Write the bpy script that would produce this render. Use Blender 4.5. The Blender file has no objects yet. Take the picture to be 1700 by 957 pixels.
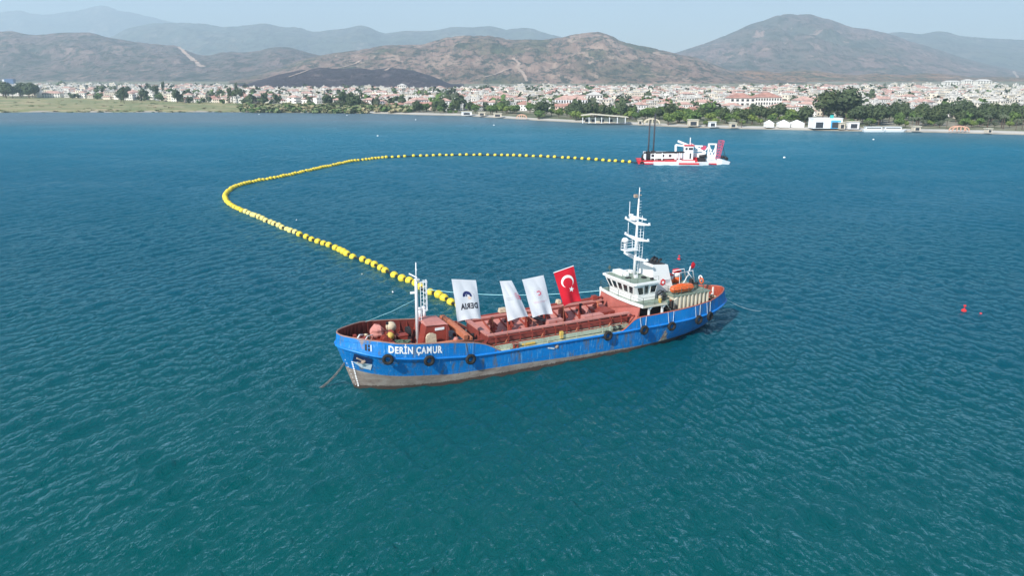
import bpy, math, random
import numpy as np
from mathutils import Vector, Matrix, noise
random.seed(7); RNG = np.random.default_rng(11)
PI = math.pi
scn = bpy.context.scene
COL = scn.collection

# ------------------------------------------------------------------ camera
F_PX, CAM_H = 1250.0, 30.0                      # focal length in 1700-px widths, height over water
PITCH = math.atan((478.5 - 127.0) / F_PX)
cam_d = bpy.data.cameras.new("camera"); cam = bpy.data.objects.new("camera", cam_d); COL.objects.link(cam)
cam.location = (0, 0, CAM_H); cam.rotation_euler = (PI / 2 - PITCH, 0, 0)
cam_d.sensor_width = 36.0; cam_d.lens = 36.0 * F_PX / 1700.0
cam_d.clip_start = 0.5; cam_d.clip_end = 60000.0
scn.camera = cam

# ------------------------------------------------------------------ light
SHIP_A = math.radians(26.7)
SUN_EL = math.radians(37.0)
su = Vector((-0.60, -0.80, 0)).normalized()     # horizontal direction towards the sun
SUN_DIR = Vector((su.x * math.cos(SUN_EL), su.y * math.cos(SUN_EL), math.sin(SUN_EL)))
sun_d = bpy.data.lights.new("sun", 'SUN'); sun_d.energy = 5.0; sun_d.angle = math.radians(0.53)
sun_d.color = (1.0, 0.955, 0.89)
sun = bpy.data.objects.new("sun", sun_d); COL.objects.link(sun)
sun.rotation_euler = SUN_DIR.to_track_quat('Z', 'Y').to_euler()
world = bpy.data.worlds.new("World"); scn.world = world; world.use_nodes = True
wn = world.node_tree; bg = wn.nodes['Background']
sky = wn.nodes.new('ShaderNodeTexSky'); sky.sky_type = 'NISHITA'; sky.sun_disc = False
sky.sun_elevation = SUN_EL; sky.sun_rotation = math.atan2(SUN_DIR.x, SUN_DIR.y)
sky.altitude = 50; sky.air_density = 1.0; sky.dust_density = .5; sky.ozone_density = 1.5
wn.links.new(sky.outputs[0], bg.inputs[0]); bg.inputs[1].default_value = 0.095
scn.view_settings.view_transform = 'Standard'; scn.view_settings.look = 'None'
scn.view_settings.exposure = 0.66; scn.view_settings.gamma = 1.0
try: scn.cycles.volume_bounces = 1; scn.cycles.max_bounces = 6; scn.cycles.volume_max_steps = 64
except Exception: pass

# ------------------------------------------------------------------ helpers
def unpro(x, y, z=0.0):                          # photo pixel -> point at height z (used to survey positions)
    a = (x - 850) / F_PX; b = (y - 478.5) / F_PX
    c, s = math.cos(PITCH), math.sin(PITCH)
    t = (CAM_H - z) / (s + b * c)
    return Vector((a * t, (c - b * s) * t, z))
def elev(x, y, D):                               # point seen at pixel (x,y) at forward distance D
    a = (x - 850) / F_PX; b = (y - 478.5) / F_PX
    c, s = math.cos(PITCH), math.sin(PITCH)
    t = D / (c - b * s)
    return Vector((a * t, D, CAM_H - (s + b * c) * t))
def itp(x, tab):
    return float(np.interp(x, [p[0] for p in tab], [p[1] for p in tab]))

class MB:
    def __init__(s): s.v = []; s.f = []; s.m = []
    def add(s, vs, fs, mi=0):
        o = len(s.v); s.v += [tuple(v) for v in vs]
        for f in fs: s.f.append(tuple(i + o for i in f)); s.m.append(mi)
        return s
    def box(s, c, d, rz=0, mi=0, tap=1.0, rx=0, ry=0):
        x, y, z = d[0] / 2, d[1] / 2, d[2] / 2
        R = Matrix.Rotation(rz, 3, 'Z') @ Matrix.Rotation(ry, 3, 'Y') @ Matrix.Rotation(rx, 3, 'X')
        vs = []
        for sz in (-1, 1):
            k = tap if sz > 0 else 1
            for sx, sy in ((-1, -1), (1, -1), (1, 1), (-1, 1)):
                vs.append(R @ Vector((sx * x * k, sy * y * k, sz * z)) + Vector(c))
        return s.add(vs, [(0, 3, 2, 1), (4, 5, 6, 7), (0, 1, 5, 4), (1, 2, 6, 5), (2, 3, 7, 6), (3, 0, 4, 7)], mi)
    def beam(s, a, b, w=.1, h=None, mi=0):
        a, b = Vector(a), Vector(b); h = h or w
        d = (b - a).normalized(); up = Vector((0, 0, 1)) if abs(d.z) < .95 else Vector((1, 0, 0))
        r = d.cross(up).normalized(); u = r.cross(d)
        vs = [p + r * i * w / 2 + u * j * h / 2 for p in (a, b) for i, j in ((-1, -1), (1, -1), (1, 1), (-1, 1))]
        return s.add(vs, [(0, 1, 2, 3), (7, 6, 5, 4), (0, 4, 5, 1), (1, 5, 6, 2), (2, 6, 7, 3), (3, 7, 4, 0)], mi)
    def tube(s, pts, r, n=8, mi=0, cap=True):
        pts = [Vector(p) for p in pts]; N = len(pts)
        rs = r if isinstance(r, (list, tuple)) else [r] * N
        vs = []; fs = []
        for i, p in enumerate(pts):
            d = (pts[min(i + 1, N - 1)] - pts[max(i - 1, 0)]).normalized()
            up = Vector((0, 0, 1)) if abs(d.z) < .9 else Vector((1, 0, 0))
            q = d.cross(up).normalized(); w = q.cross(d)
            for k in range(n):
                a = 2 * PI * k / n
                vs.append(p + (q * math.cos(a) + w * math.sin(a)) * rs[i])
        for i in range(N - 1):
            for k in range(n):
                k2 = (k + 1) % n
                fs.append((i * n + k, i * n + k2, (i + 1) * n + k2, (i + 1) * n + k))
        if cap: fs.append(tuple(range(n))[::-1]); fs.append(tuple((N - 1) * n + k for k in range(n)))
        return s.add(vs, fs, mi)
    def lathe(s, c, prof, n=16, axis='Z', mi=0, R=None):
        vs = []; fs = []
        for r, h in prof:
            for k in range(n):
                a = 2 * PI * k / n; p = Vector((r * math.cos(a), r * math.sin(a), h))
                if axis == 'X': p = Vector((p.z, p.x, p.y))
                if axis == 'Y': p = Vector((p.y, p.z, p.x))
                if R is not None: p = R @ p
                vs.append(p + Vector(c))
        for i in range(len(prof) - 1):
            for k in range(n):
                k2 = (k + 1) % n; fs.append((i * n + k, i * n + k2, (i + 1) * n + k2, (i + 1) * n + k))
        if prof[0][0] > 1e-4: fs.append(tuple(range(n))[::-1])
        if prof[-1][0] > 1e-4: fs.append(tuple((len(prof) - 1) * n + k for k in range(n)))
        return s.add(vs, fs, mi)
    def torus(s, c, R, r, n=20, m=10, axis='Y', mi=0, sq=1.0):
        prof = []
        vs = []; fs = []
        for i in range(n):
            A = 2 * PI * i / n
            for j in range(m):
                B = 2 * PI * j / m
                rr = R + r * math.cos(B) * sq; h = r * math.sin(B)
                if axis == 'Y': vs.append(Vector((rr * math.cos(A), h, rr * math.sin(A))) + Vector(c))
                elif axis == 'X': vs.append(Vector((h, rr * math.cos(A), rr * math.sin(A))) + Vector(c))
                else: vs.append(Vector((rr * math.cos(A), rr * math.sin(A), h)) + Vector(c))
        for i in range(n):
            for j in range(m):
                fs.append((i * m + j, ((i + 1) % n) * m + j, ((i + 1) % n) * m + (j + 1) % m, i * m + (j + 1) % m))
        return s.add(vs, fs, mi)
    def build(s, name, mats, parent=None, off=(0, 0, 0), smooth=False, kind=None):
        me = bpy.data.meshes.new(name)
        o3 = Vector(off)
        me.from_pydata([tuple(Vector(v) - o3) for v in s.v], [], s.f)
        for m in (mats if isinstance(mats, (list, tuple)) else [mats]): me.materials.append(m)
        me.polygons.foreach_set('material_index', s.m)
        if smooth: me.polygons.foreach_set('use_smooth', [True] * len(s.f))
        me.update()
        ob = bpy.data.objects.new(name, me); COL.objects.link(ob)
        if parent: ob.parent = parent
        if kind: ob['kind'] = kind
        return ob
def np_mesh(name, V, F, mats, mi=None, smooth=False, kind=None, parent=None):
    me = bpy.data.meshes.new(name); V = np.asarray(V, np.float32); F = np.asarray(F, np.int32)
    k = F.shape[1]
    me.vertices.add(len(V)); me.vertices.foreach_set('co', V.ravel())
    me.loops.add(F.size); me.loops.foreach_set('vertex_index', F.ravel())
    me.polygons.add(len(F)); me.polygons.foreach_set('loop_start', np.arange(0, F.size, k, dtype=np.int32))
    try: me.polygons.foreach_set('loop_total', np.full(len(F), k, np.int32))
    except Exception: pass
    for m in (mats if isinstance(mats, (list, tuple)) else [mats]): me.materials.append(m)
    if mi is not None: me.polygons.foreach_set('material_index', np.asarray(mi, np.int32))
    if smooth: me.polygons.foreach_set('use_smooth', np.ones(len(F), bool))
    me.update(calc_edges=True); me.validate()
    ob = bpy.data.objects.new(name, me); COL.objects.link(ob)
    if kind: ob['kind'] = kind
    if parent: ob.parent = parent
    return ob
def tag(o, label=None, cat=None, group=None, kind=None):
    if label: o['label'] = label
    if cat: o['category'] = cat
    if group: o['group'] = group
    if kind: o['kind'] = kind
    return o
def empty(name, label, cat, loc=(0, 0, 0), rz=0, group=None):
    o = bpy.data.objects.new(name, None); COL.objects.link(o)
    o.location = loc; o.rotation_euler = (0, 0, rz); o.empty_display_size = .3
    return tag(o, label, cat, group)
KIDS = {}
def copy_tree(o, kids, parent=None):
    c = o.copy(); COL.objects.link(c); c.parent = parent
    for ch in kids.get(o, []): copy_tree(ch, kids, c)
    return c
def kids_of(root):
    d = {}
    for o in COL.objects:
        if o.parent: d.setdefault(o.parent, []).append(o)
    return d

# ------------------------------------------------------------------ materials
def new_mat(name):
    m = bpy.data.materials.new(name); m.use_nodes = True
    nt = m.node_tree; b = nt.nodes['Principled BSDF']
    return m, nt, b
def nd(nt, t, **k):
    n = nt.nodes.new(t)
    for a, v in k.items():
        if a.startswith('i_'): n.inputs[int(a[2:])].default_value = v
        else: setattr(n, a, v)
    return n
def ramp(nt, src, stops, interp='LINEAR'):
    r = nt.nodes.new('ShaderNodeValToRGB'); cr = r.color_ramp; cr.interpolation = interp
    while len(cr.elements) > 1: cr.elements.remove(cr.elements[-1])
    cr.elements[0].position = stops[0][0]; cr.elements[0].color = (*stops[0][1], 1)
    for p, c in stops[1:]:
        e = cr.elements.new(p); e.color = (*c, 1)
    nt.links.new(src, r.inputs[0]); return r
def nz(nt, vec, scale, detail=4, rough=.55, dist=0):
    n = nt.nodes.new('ShaderNodeTexNoise'); n.inputs['Scale'].default_value = scale
    n.inputs['Detail'].default_value = detail; n.inputs['Roughness'].default_value = rough
    n.inputs['Distortion'].default_value = dist
    nt.links.new(vec, n.inputs['Vector']); return n
def mapping(nt, src, sc=(1, 1, 1), loc=(0, 0, 0), rot=(0, 0, 0)):
    m = nt.nodes.new('ShaderNodeMapping'); m.inputs['Scale'].default_value = sc
    m.inputs['Location'].default_value = loc; m.inputs['Rotation'].default_value = rot
    nt.links.new(src, m.inputs['Vector']); return m.outputs[0]
def mix(nt, fac, a, b, mode='MIX'):
    m = nt.nodes.new('ShaderNodeMix'); m.data_type = 'RGBA'; m.blend_type = mode
    for i, s in ((0, fac), (6, a), (7, b)):
        if hasattr(s, 'is_linked') or hasattr(s, 'links'): nt.links.new(s, m.inputs[i])
        elif i == 0: m.inputs[0].default_value = s
        else: m.inputs[i].default_value = (*s, 1)
    return m.outputs[2]
def mth(nt, op, a, b=None, clamp=False):
    m = nt.nodes.new('ShaderNodeMath'); m.operation = op; m.use_clamp = clamp
    for i, s in ((0, a), (1, b)):
        if s is None: continue
        if isinstance(s, (int, float)): m.inputs[i].default_value = s
        else: nt.links.new(s, m.inputs[i])
    return m.outputs[0]
def paint(name, col, rust=.3, rough=.5, var=.12, streak=True, rustcol=(.16, .065, .03), sc=1.0, metallic=0, spec=.4, chips=None, bump=.02, rthr=.62):
    """weathered paint: tone variation, vertical rust/dirt streaks, chips"""
    m, nt, b = new_mat(name)
    tc = nt.nodes.new('ShaderNodeTexCoord'); ob = tc.outputs['Object']
    n1 = nz(nt, ob, .9 * sc, 5, .6); n2 = nz(nt, ob, 7 * sc, 4, .6)
    lo = tuple(c * (1 - var * 1.6) for c in col); hi = tuple(min(1, c * (1 + var)) for c in col)
    r1 = ramp(nt, n1.outputs[0], [(.3, lo), (.7, hi)])
    c = mix(nt, .35, r1.outputs[0], ramp(nt, n2.outputs[0], [(.3, lo), (.7, hi)]).outputs[0])
    if rust > 0:
        v = mapping(nt, ob, (1.6 * sc, 1.6 * sc, .28 * sc if streak else 1.6 * sc))
        n3 = nz(nt, v, 1.5, 6, .68)
        k = ramp(nt, n3.outputs[0], [(rthr, (0, 0, 0)), (rthr + .1, (rust,) * 3)])
        c = mix(nt, k.outputs[0], c, rustcol)
    if chips:
        v = mapping(nt, ob, (3 * sc, 3 * sc, 1.1 * sc)); n4 = nz(nt, v, 2.2, 5, .7)
        k = ramp(nt, n4.outputs[0], [(.66, (0, 0, 0)), (.70, (.75,) * 3)])
        c = mix(nt, k.outputs[0], c, chips)
    nt.links.new(c, b.inputs['Base Color'])
    b.inputs['Roughness'].default_value = rough; b.inputs['Metallic'].default_value = metallic
    b.inputs['Specular IOR Level'].default_value = spec
    if bump:
        bp = nt.nodes.new('ShaderNodeBump'); bp.inputs['Strength'].default_value = .5; bp.inputs['Distance'].default_value = bump
        nt.links.new(n2.outputs[0], bp.inputs['Height']); nt.links.new(bp.outputs[0], b.inputs['Normal'])
    return m
def plain(name, col, rough=.6, var=.1, sc=3.0, spec=.3, obj=True):
    m, nt, b = new_mat(name)
    tc = nt.nodes.new('ShaderNodeTexCoord')
    n1 = nz(nt, tc.outputs['Object'], sc, 4, .6)
    lo = tuple(c * (1 - var * 2) for c in col); hi = tuple(min(1, c * (1 + var)) for c in col)
    nt.links.new(ramp(nt, n1.outputs[0], [(.3, lo), (.7, hi)]).outputs[0], b.inputs['Base Color'])
    b.inputs['Roughness'].default_value = rough; b.inputs['Specular IOR Level'].default_value = spec
    return m

M = {}
def hull_mat():
    m, nt, b = new_mat('hull_blue')
    tc = nt.nodes.new('ShaderNodeTexCoord'); ob = tc.outputs['Object']
    n1 = nz(nt, ob, .35, 5, .6); n2 = nz(nt, ob, 3.0, 5, .65)
    c = ramp(nt, n1.outputs[0], [(.3, (.0, .165, .50)), (.7, (.003, .22, .62))]).outputs[0]
    c = mix(nt, mth(nt, 'MULTIPLY', n2.outputs[0], .35), c, (.0, .14, .42))
    # welded plate strakes, faint
    br = nt.nodes.new('ShaderNodeTexBrick'); br.inputs['Scale'].default_value = 1
    br.inputs['Brick Width'].default_value = 3.2; br.inputs['Row Height'].default_value = 1.35; br.inputs['Mortar Size'].default_value = .02
    br.inputs['Color1'].default_value = (1, 1, 1, 1); br.inputs['Color2'].default_value = (.84, .86, .88, 1); br.inputs['Mortar'].default_value = (.5, .5, .55, 1)
    sp = nt.nodes.new('ShaderNodeSeparateXYZ'); nt.links.new(ob, sp.inputs[0])
    cb = nt.nodes.new('ShaderNodeCombineXYZ'); nt.links.new(sp.outputs[0], cb.inputs[0]); nt.links.new(sp.outputs[2], cb.inputs[1])
    nt.links.new(cb.outputs[0], br.inputs[0])
    c = mix(nt, .55, c, br.outputs[0], 'MULTIPLY')
    # vertical white scrapes and rust runs
    v = mapping(nt, ob, (3.2, 3.2, .35)); n3 = nz(nt, v, 1.6, 6, .7)
    c = mix(nt, ramp(nt, n3.outputs[0], [(.56, (0, 0, 0)), (.66, (.6,) * 3)]).outputs[0], c, (.20, .42, .62))
    v = mapping(nt, ob, (1.3, 1.3, .25), (7, 3, 1)); n4 = nz(nt, v, 1.4, 6, .7)
    c = mix(nt, ramp(nt, n4.outputs[0], [(.53, (0, 0, 0)), (.64, (.8,) * 3)]).outputs[0], c, (.13, .12, .10))
    # big rust patch under the aft tyre (x~35.6)
    dx = mth(nt, 'ABSOLUTE', mth(nt, 'SUBTRACT', sp.outputs[0], 35.5))
    w = mth(nt, 'SUBTRACT', mth(nt, 'MULTIPLY', mth(nt, 'SUBTRACT', 2.3, sp.outputs[2]), .42), dx)
    w = mth(nt, 'ADD', w, mth(nt, 'MULTIPLY', mth(nt, 'SUBTRACT', n2.outputs[0], .5), .9))
    c = mix(nt, ramp(nt, w, [(.05, (0, 0, 0)), (.22, (.85,) * 3)]).outputs[0], c, ramp(nt, n2.outputs[0], [(.4, (.42, .17, .04)), (.6, (.66, .52, .34))]).outputs[0])
    # rusted dent by the stem
    dx = mth(nt, 'ABSOLUTE', mth(nt, 'SUBTRACT', sp.outputs[0], .35)); w = mth(nt, 'SUBTRACT', mth(nt, 'MULTIPLY', mth(nt, 'SUBTRACT', sp.outputs[2], 4.4), .42), dx)
    w = mth(nt, 'ADD', w, mth(nt, 'MULTIPLY', mth(nt, 'SUBTRACT', n2.outputs[0], .55), 1.3))
    c = mix(nt, ramp(nt, w, [(.1, (0, 0, 0)), (.3, (.8,) * 3)]).outputs[0], c, (.27, .19, .12))
    nt.links.new(c, b.inputs['Base Color']); b.inputs['Roughness'].default_value = .42
    bp = nt.nodes.new('ShaderNodeBump'); bp.inputs['Strength'].default_value = .6; bp.inputs['Distance'].default_value = .05
    nt.links.new(mth(nt, 'ADD', n2.outputs[0], br.outputs[1]), bp.inputs['Height']); nt.links.new(bp.outputs[0], b.inputs['Normal'])
    return m
def boot_mat():
    m, nt, b = new_mat('boot_top_brown')
    tc = nt.nodes.new('ShaderNodeTexCoord'); ob = tc.outputs['Object']
    sp = nt.nodes.new('ShaderNodeSeparateXYZ'); nt.links.new(ob, sp.inputs[0])
    n1 = nz(nt, mapping(nt, ob, (.5, .5, 1.2)), 1.4, 6, .65); n2 = nz(nt, ob, 5, 5, .7)
    c = ramp(nt, n1.outputs[0], [(.3, (.16, .12, .10)), (.5, (.26, .21, .18)), (.7, (.34, .30, .26))]).outputs[0]
    c = mix(nt, ramp(nt, n2.outputs[0], [(.58, (0, 0, 0)), (.68, (.6,) * 3)]).outputs[0], c, (.15, .06, .04))
    # weed and rust right at the waterline
    w = mth(nt, 'SUBTRACT', mth(nt, 'ADD', .14, mth(nt, 'MULTIPLY', n2.outputs[0], .55)), sp.outputs[2])
    c = mix(nt, ramp(nt, w, [(.0, (0, 0, 0)), (.08, (.9,) * 3)]).outputs[0], c, (.05, .028, .02))
    nt.links.new(c, b.inputs['Base Color']); b.inputs['Roughness'].default_value = .75
    return m
M['hull'] = hull_mat(); M['boot'] = boot_mat()
M['rub'] = paint('rub_rail_blue', (.01, .20, .60), .5, .4, .12, rustcol=(.3, .36, .42))
M['red'] = paint('deck_red', (.27, .045, .03), .6, .6, .2, rustcol=(.10, .03, .02))
M['pink'] = paint('hopper_faded_red', (.50, .21, .18), .5, .7, .16, False, (.27, .09, .07), 1.0, chips=(.60, .40, .34))
M['bulkred'] = paint('bulkhead_red', (.43, .125, .10), .5, .65, .16, True, (.33, .10, .07), .6)
M['inred'] = paint('bulwark_inner_red', (.22, .045, .035), .6, .6, .2, True, (.09, .03, .02))
M['orangered'] = paint('stern_inner_red', (.42, .085, .05), .6, .6, .15, True, (.2, .06, .03))
M['orangebeam'] = paint('rusty_orange', (.50, .17, .09), .6, .6, .2, False, (.25, .08, .04))
M['cap'] = paint('rail_cap_rust', (.36, .20, .16), .5, .6, .2, False)
M['white'] = paint('ship_white', (.82, .82, .80), .35, .4, .04, True, (.5, .42, .32), 1.2, bump=.004, rthr=.66)
M['mast'] = paint('mast_white', (.80, .81, .82), .3, .4, .04, True, (.4, .3, .2), 1.5, bump=0)
M['beige'] = paint('casing_beige', (.60, .56, .45), .6, .55, .1, True, (.30, .17, .08), 1.2)
M['greendeck'] = paint('deck_green', (.23, .30, .24), .7, .7, .2, False, (.25, .13, .08), 1.3, chips=(.42, .36, .28), rthr=.56)
M['palegreen'] = paint('walkway_pale_green', (.40, .46, .36), .8, .7, .18, False, (.30, .18, .11), 1.5, chips=(.50, .44, .34), rthr=.55)
M['bowdeck'] = paint('foredeck_rust', (.20, .085, .06), .7, .75, .3, False, (.13, .13, .09), 1.4)
M['sterndeck'] = paint('aft_deck_beige', (.46, .37, .27), .6, .75, .2, False, (.2, .12, .07), 1.2)
M['dark'] = plain('dark_steel', (.025, .025, .028), .6)
M['shadegear'] = plain('shade_and_gear_dark', (.035, .03, .028), .85)
M['glass'] = plain('window_glass', (.02, .026, .032), .12, spec=.8)
M['rubber'] = plain('tyre_rubber', (.022, .021, .021), .8, .25, 5)
M['rope'] = plain('pale_rope', (.62, .68, .70), .8)
M['ropeblue'] = plain('faded_blue_rope', (.16, .34, .55), .8)
M['cyanrope'] = plain('cyan_rope', (.35, .66, .72), .6)
M['chain'] = plain('anchor_chain_steel', (.20, .19, .18), .7, .3)
M['anchor'] = plain('anchor_rust', (.48, .36, .28), .8, .3)
M['pocket'] = plain('anchor_pocket_blue', (.008, .03, .10), .6)
M['scrape'] = paint('scraped_white', (.55, .62, .66), .6, .6, .15, True, (.1, .25, .45), 2)
M['lifeboat'] = plain('lifeboat_orange', (.74, .14, .03), .4, .14)
M['orangeparts'] = plain('safety_orange', (.75, .13, .03), .5)
M['redplain'] = plain('signal_red', (.66, .03, .035), .5)
M['whiteplain'] = plain('clean_white', (.83, .83, .83), .5, .03)
M['yellow'] = paint('float_yellow', (.84, .63, .04), .55, .45, .10, False, (.42, .33, .12), 2, bump=0, rthr=.52)
M['yellow2'] = paint('float_yellow_faded', (.84, .70, .22), .5, .5, .1, False, (.5, .44, .28), 2, bump=0, rthr=.52)
M['pipe'] = plain('pipe_black', (.018, .018, .02), .5)
M['yellowbox'] = plain('dull_yellow', (.62, .42, .10), .6)
M['cream'] = plain('windlass_cream', (.60, .50, .36), .7, .15)
M['ropegreen'] = plain('rope_green', (.10, .17, .12), .85, .3)
M['flagwhite'] = plain('flag_white_cloth', (.80, .81, .84), .85, .02, 2)
M['flagred'] = plain('flag_red_cloth', (.72, .015, .035), .8, .05, 2)
M['navy'] = plain('print_navy', (.02, .03, .12), .8, .05)
M['printblack'] = plain('print_dark', (.035, .035, .05), .8, .05)
M['printred'] = plain('print_red', (.66, .06, .12), .8, .05)
M['printpink'] = plain('print_pale_pink', (.74, .42, .48), .8, .05)
M['printgrey'] = plain('print_grey', (.50, .50, .52), .8, .05)
M['printskin'] = plain('print_sand', (.72, .52, .40), .8, .05)
M['dredgered'] = plain('dredger_red', (.62, .025, .035), .5, .1)
M['dredgewhite'] = plain('dredger_white', (.82, .82, .82), .45, .04)
M['crimson'] = plain('ladder_crimson', (.58, .08, .15), .5, .1)
M['spud'] = plain('spud_steel', (.05, .05, .06), .6, .2)
for mm in ('flagwhite', 'flagred'):              # thin cloth lets some light through
    nt = M[mm].node_tree; b = nt.nodes['Principled BSDF']; out = nt.nodes['Material Output']
    tr = nt.nodes.new('ShaderNodeBsdfTranslucent'); ms = nt.nodes.new('ShaderNodeMixShader'); ms.inputs[0].default_value = .3
    tr.inputs[0].default_value = (.8, .8, .83, 1) if mm == 'flagwhite' else (.7, .02, .04, 1)
    nt.links.new(b.outputs[0], ms.inputs[1]); nt.links.new(tr.outputs[0], ms.inputs[2]); nt.links.new(ms.outputs[0], out.inputs[0])

#@@WATER
# ------------------------------------------------------------------ shoreline (survey)
SHORE = [(-700, 188), (-300, 187.5), (0, 187), (60, 186), (160, 186.5), (300, 186), (400, 186), (480, 187), (600, 188), (660, 189.5), (700, 191), (760, 192),
         (830, 196), (890, 200), (960, 203.5), (1060, 208), (1150, 212), (1250, 214.5), (1400, 217.5), (1550, 220), (1700, 224), (2000, 231), (2400, 240)]
shore_pts = [unpro(x, y, 0) for x, y in SHORE]
SH_AZ = [p.x / p.y for p in shore_pts]; SH_Y = [p.y for p in shore_pts]
def shore_y(az): return float(np.interp(az, SH_AZ, SH_Y))
def ground_z(x, y):
    d = y - shore_y(x / max(y, 1))
    if d < 0: return max(-3, d * .1)
    return min(1.3, d * .12) + max(0, d - 250) * .0055

# ------------------------------------------------------------------ water
def water_mat():
    m, nt, b = new_mat('sea_water')
    tc = nt.nodes.new('ShaderNodeTexCoord'); ob = tc.outputs['Object']
    sp = nt.nodes.new('ShaderNodeSeparateXYZ'); nt.links.new(ob, sp.inputs[0])
    big = nz(nt, mapping(nt, ob, (.012, .012, 1)), 1.0, 3, .5)
    med = nz(nt, mapping(nt, ob, (.05, .03, 1)), 1.0, 4, .6)
    # plankton-teal over the shallows near the camera, bluer further out: depth of the bay
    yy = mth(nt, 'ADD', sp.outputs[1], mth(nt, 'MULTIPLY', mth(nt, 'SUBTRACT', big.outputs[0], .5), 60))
    yy = mth(nt, 'ADD', yy, mth(nt, 'MULTIPLY', mth(nt, 'MAXIMUM', sp.outputs[0], 0.0), .35))  # shift to the right: sky reflection put into the base colour
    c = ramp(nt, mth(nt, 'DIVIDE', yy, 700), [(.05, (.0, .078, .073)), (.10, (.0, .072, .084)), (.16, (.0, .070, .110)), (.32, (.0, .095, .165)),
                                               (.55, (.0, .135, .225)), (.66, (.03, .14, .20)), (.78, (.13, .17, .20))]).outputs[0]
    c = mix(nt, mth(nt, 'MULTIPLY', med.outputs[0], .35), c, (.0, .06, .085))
    # light scattered back out of the water body + mirror-like surface, weighted by Fresnel
    df = nt.nodes.new('ShaderNodeBsdfDiffuse'); nt.links.new(c, df.inputs['Color'])
    up = nt.nodes.new('ShaderNodeCombineXYZ'); up.inputs[2].default_value = 1.0; nt.links.new(up.outputs[0], df.inputs['Normal'])
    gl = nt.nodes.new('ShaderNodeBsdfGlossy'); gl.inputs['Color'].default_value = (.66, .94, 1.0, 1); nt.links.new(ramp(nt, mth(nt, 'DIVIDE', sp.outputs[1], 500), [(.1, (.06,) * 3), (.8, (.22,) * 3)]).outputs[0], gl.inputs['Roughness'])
    fr = nt.nodes.new('ShaderNodeFresnel'); fr.inputs['IOR'].default_value = 1.31
    ms = nt.nodes.new('ShaderNodeMixShader'); nt.links.new(mth(nt, 'MINIMUM', mth(nt, 'MULTIPLY', fr.outputs[0], 1.0), .42), ms.inputs[0]); nt.links.new(df.outputs[0], ms.inputs[1]); nt.links.new(gl.outputs[0], ms.inputs[2])
    nt.nodes.remove(b); nt.links.new(ms.outputs[0], nt.nodes['Material Output'].inputs['Surface'])
    # ripples: two crossing trains of short crests
    def train(rot, sx, sy, sc, det=5):
        v = mapping(nt, ob, (sx, sy, 1), (0, 0, 0), (0, 0, rot)); n_ = nz(nt, v, sc, det, .6, .5).outputs[0]
        return mth(nt, 'SUBTRACT', 1.0, mth(nt, 'MULTIPLY', mth(nt, 'ABSOLUTE', mth(nt, 'SUBTRACT', n_, .5)), 2.0))
    a = train(math.radians(-33), .9, .35, 1.0); a2 = train(math.radians(38), .85, .32, 1.1); a3 = train(math.radians(85), 1.0, .5, 3.1, 4)
    h = mth(nt, 'ADD', mth(nt, 'ADD', a, a2), mth(nt, 'MULTIPLY', a3, .35))
    # far out only the longer train matters: keep it as relief, coarser
    f1 = train(math.radians(-50), .30, .14, 1.0, 6)
    far = ramp(nt, mth(nt, 'DIVIDE', sp.outputs[1], 400), [(.2, (0, 0, 0)), (.7, (1, 1, 1))]).outputs[0]
    h = mth(nt, 'ADD', h, mth(nt, 'MULTIPLY', mth(nt, 'MULTIPLY', f1, far), 7.0))
    bp = nt.nodes.new('ShaderNodeBump'); bp.inputs['Distance'].default_value = WB
    pt = nz(nt, mapping(nt, ob, (.018, .035, 1), (3, 9, 0), (0, 0, .5)), 1.0, 4, .6)
    nt.links.new(ramp(nt, pt.outputs[0], [(.36, (.55,) * 3), (.52, (.9,) * 3), (.68, (1, 1, 1))]).outputs[0], bp.inputs['Strength'])
    nt.links.new(h, bp.inputs['Height']); nt.links.new(bp.outputs[0], gl.inputs['Normal']); nt.links.new(bp.outputs[0], fr.inputs['Normal'])
    return m
WB = .50
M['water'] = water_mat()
def build_water():
    fine = np.radians(np.arange(-46, 46.01, .125)); coarse_l = np.radians(np.linspace(-180, -46, 30)[:-1]); coarse_r = np.radians(np.linspace(46, 180, 30)[1:])
    az = np.concatenate([coarse_l, fine, coarse_r])
    r = np.concatenate([[.5, 8, 16], np.geomspace(26, 420, 800), np.geomspace(425, 900, 60), [1300, 2500, 5000, 8500]])
    A, R = np.meshgrid(az, r); X = R * np.sin(A); Y = R * np.cos(A); Z = np.zeros_like(X)
    dr = np.gradient(r)[:, None]; da = .125 * PI / 180 * R
    sp = np.maximum(dr, da) + 0 * A
    g = np.random.default_rng(5)
    for i in range(90):
        lam = .45 * (11.0) ** (g.random() ** 1.25)             # 0.45 .. 5 m
        k = 2 * PI / lam
        lobe = g.choice([math.radians(-30), math.radians(36), math.radians(-75)], p=[.42, .38, .2])
        th = lobe + g.normal(0, .2)
        amp = .0095 * lam ** .9
        fade = np.clip((lam / sp - 2.5) / 2.5, 0, 1)
        if fade.max() <= 0: continue
        ph = k * (X * math.cos(th) + Y * math.sin(th)) + g.random() * 6.28
        # wave groups so crests are short and uneven
        gr = .65 + .5 * np.sin(.11 * k * (X * math.cos(th + 1.3) + Y * math.sin(th + 1.3)) + g.random() * 6.28)
        s = np.sin(ph); Z += amp * gr * fade * (s + .42 * (s * s - .5) * 2)
    Z[:, :len(coarse_l)] = 0; Z[:, -len(coarse_r):] = 0; Z[r > 420] = 0; Z[:3] = 0
    nr, na = X.shape; V = np.stack([X, Y, Z], -1).reshape(-1, 3)
    i = np.arange(nr - 1)[:, None] * na + np.arange(na - 1)[None]
    F = np.stack([i, i + 1, i + na + 1, i + na], -1).reshape(-1, 4)
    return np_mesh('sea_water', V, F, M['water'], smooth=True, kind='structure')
build_water()

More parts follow.
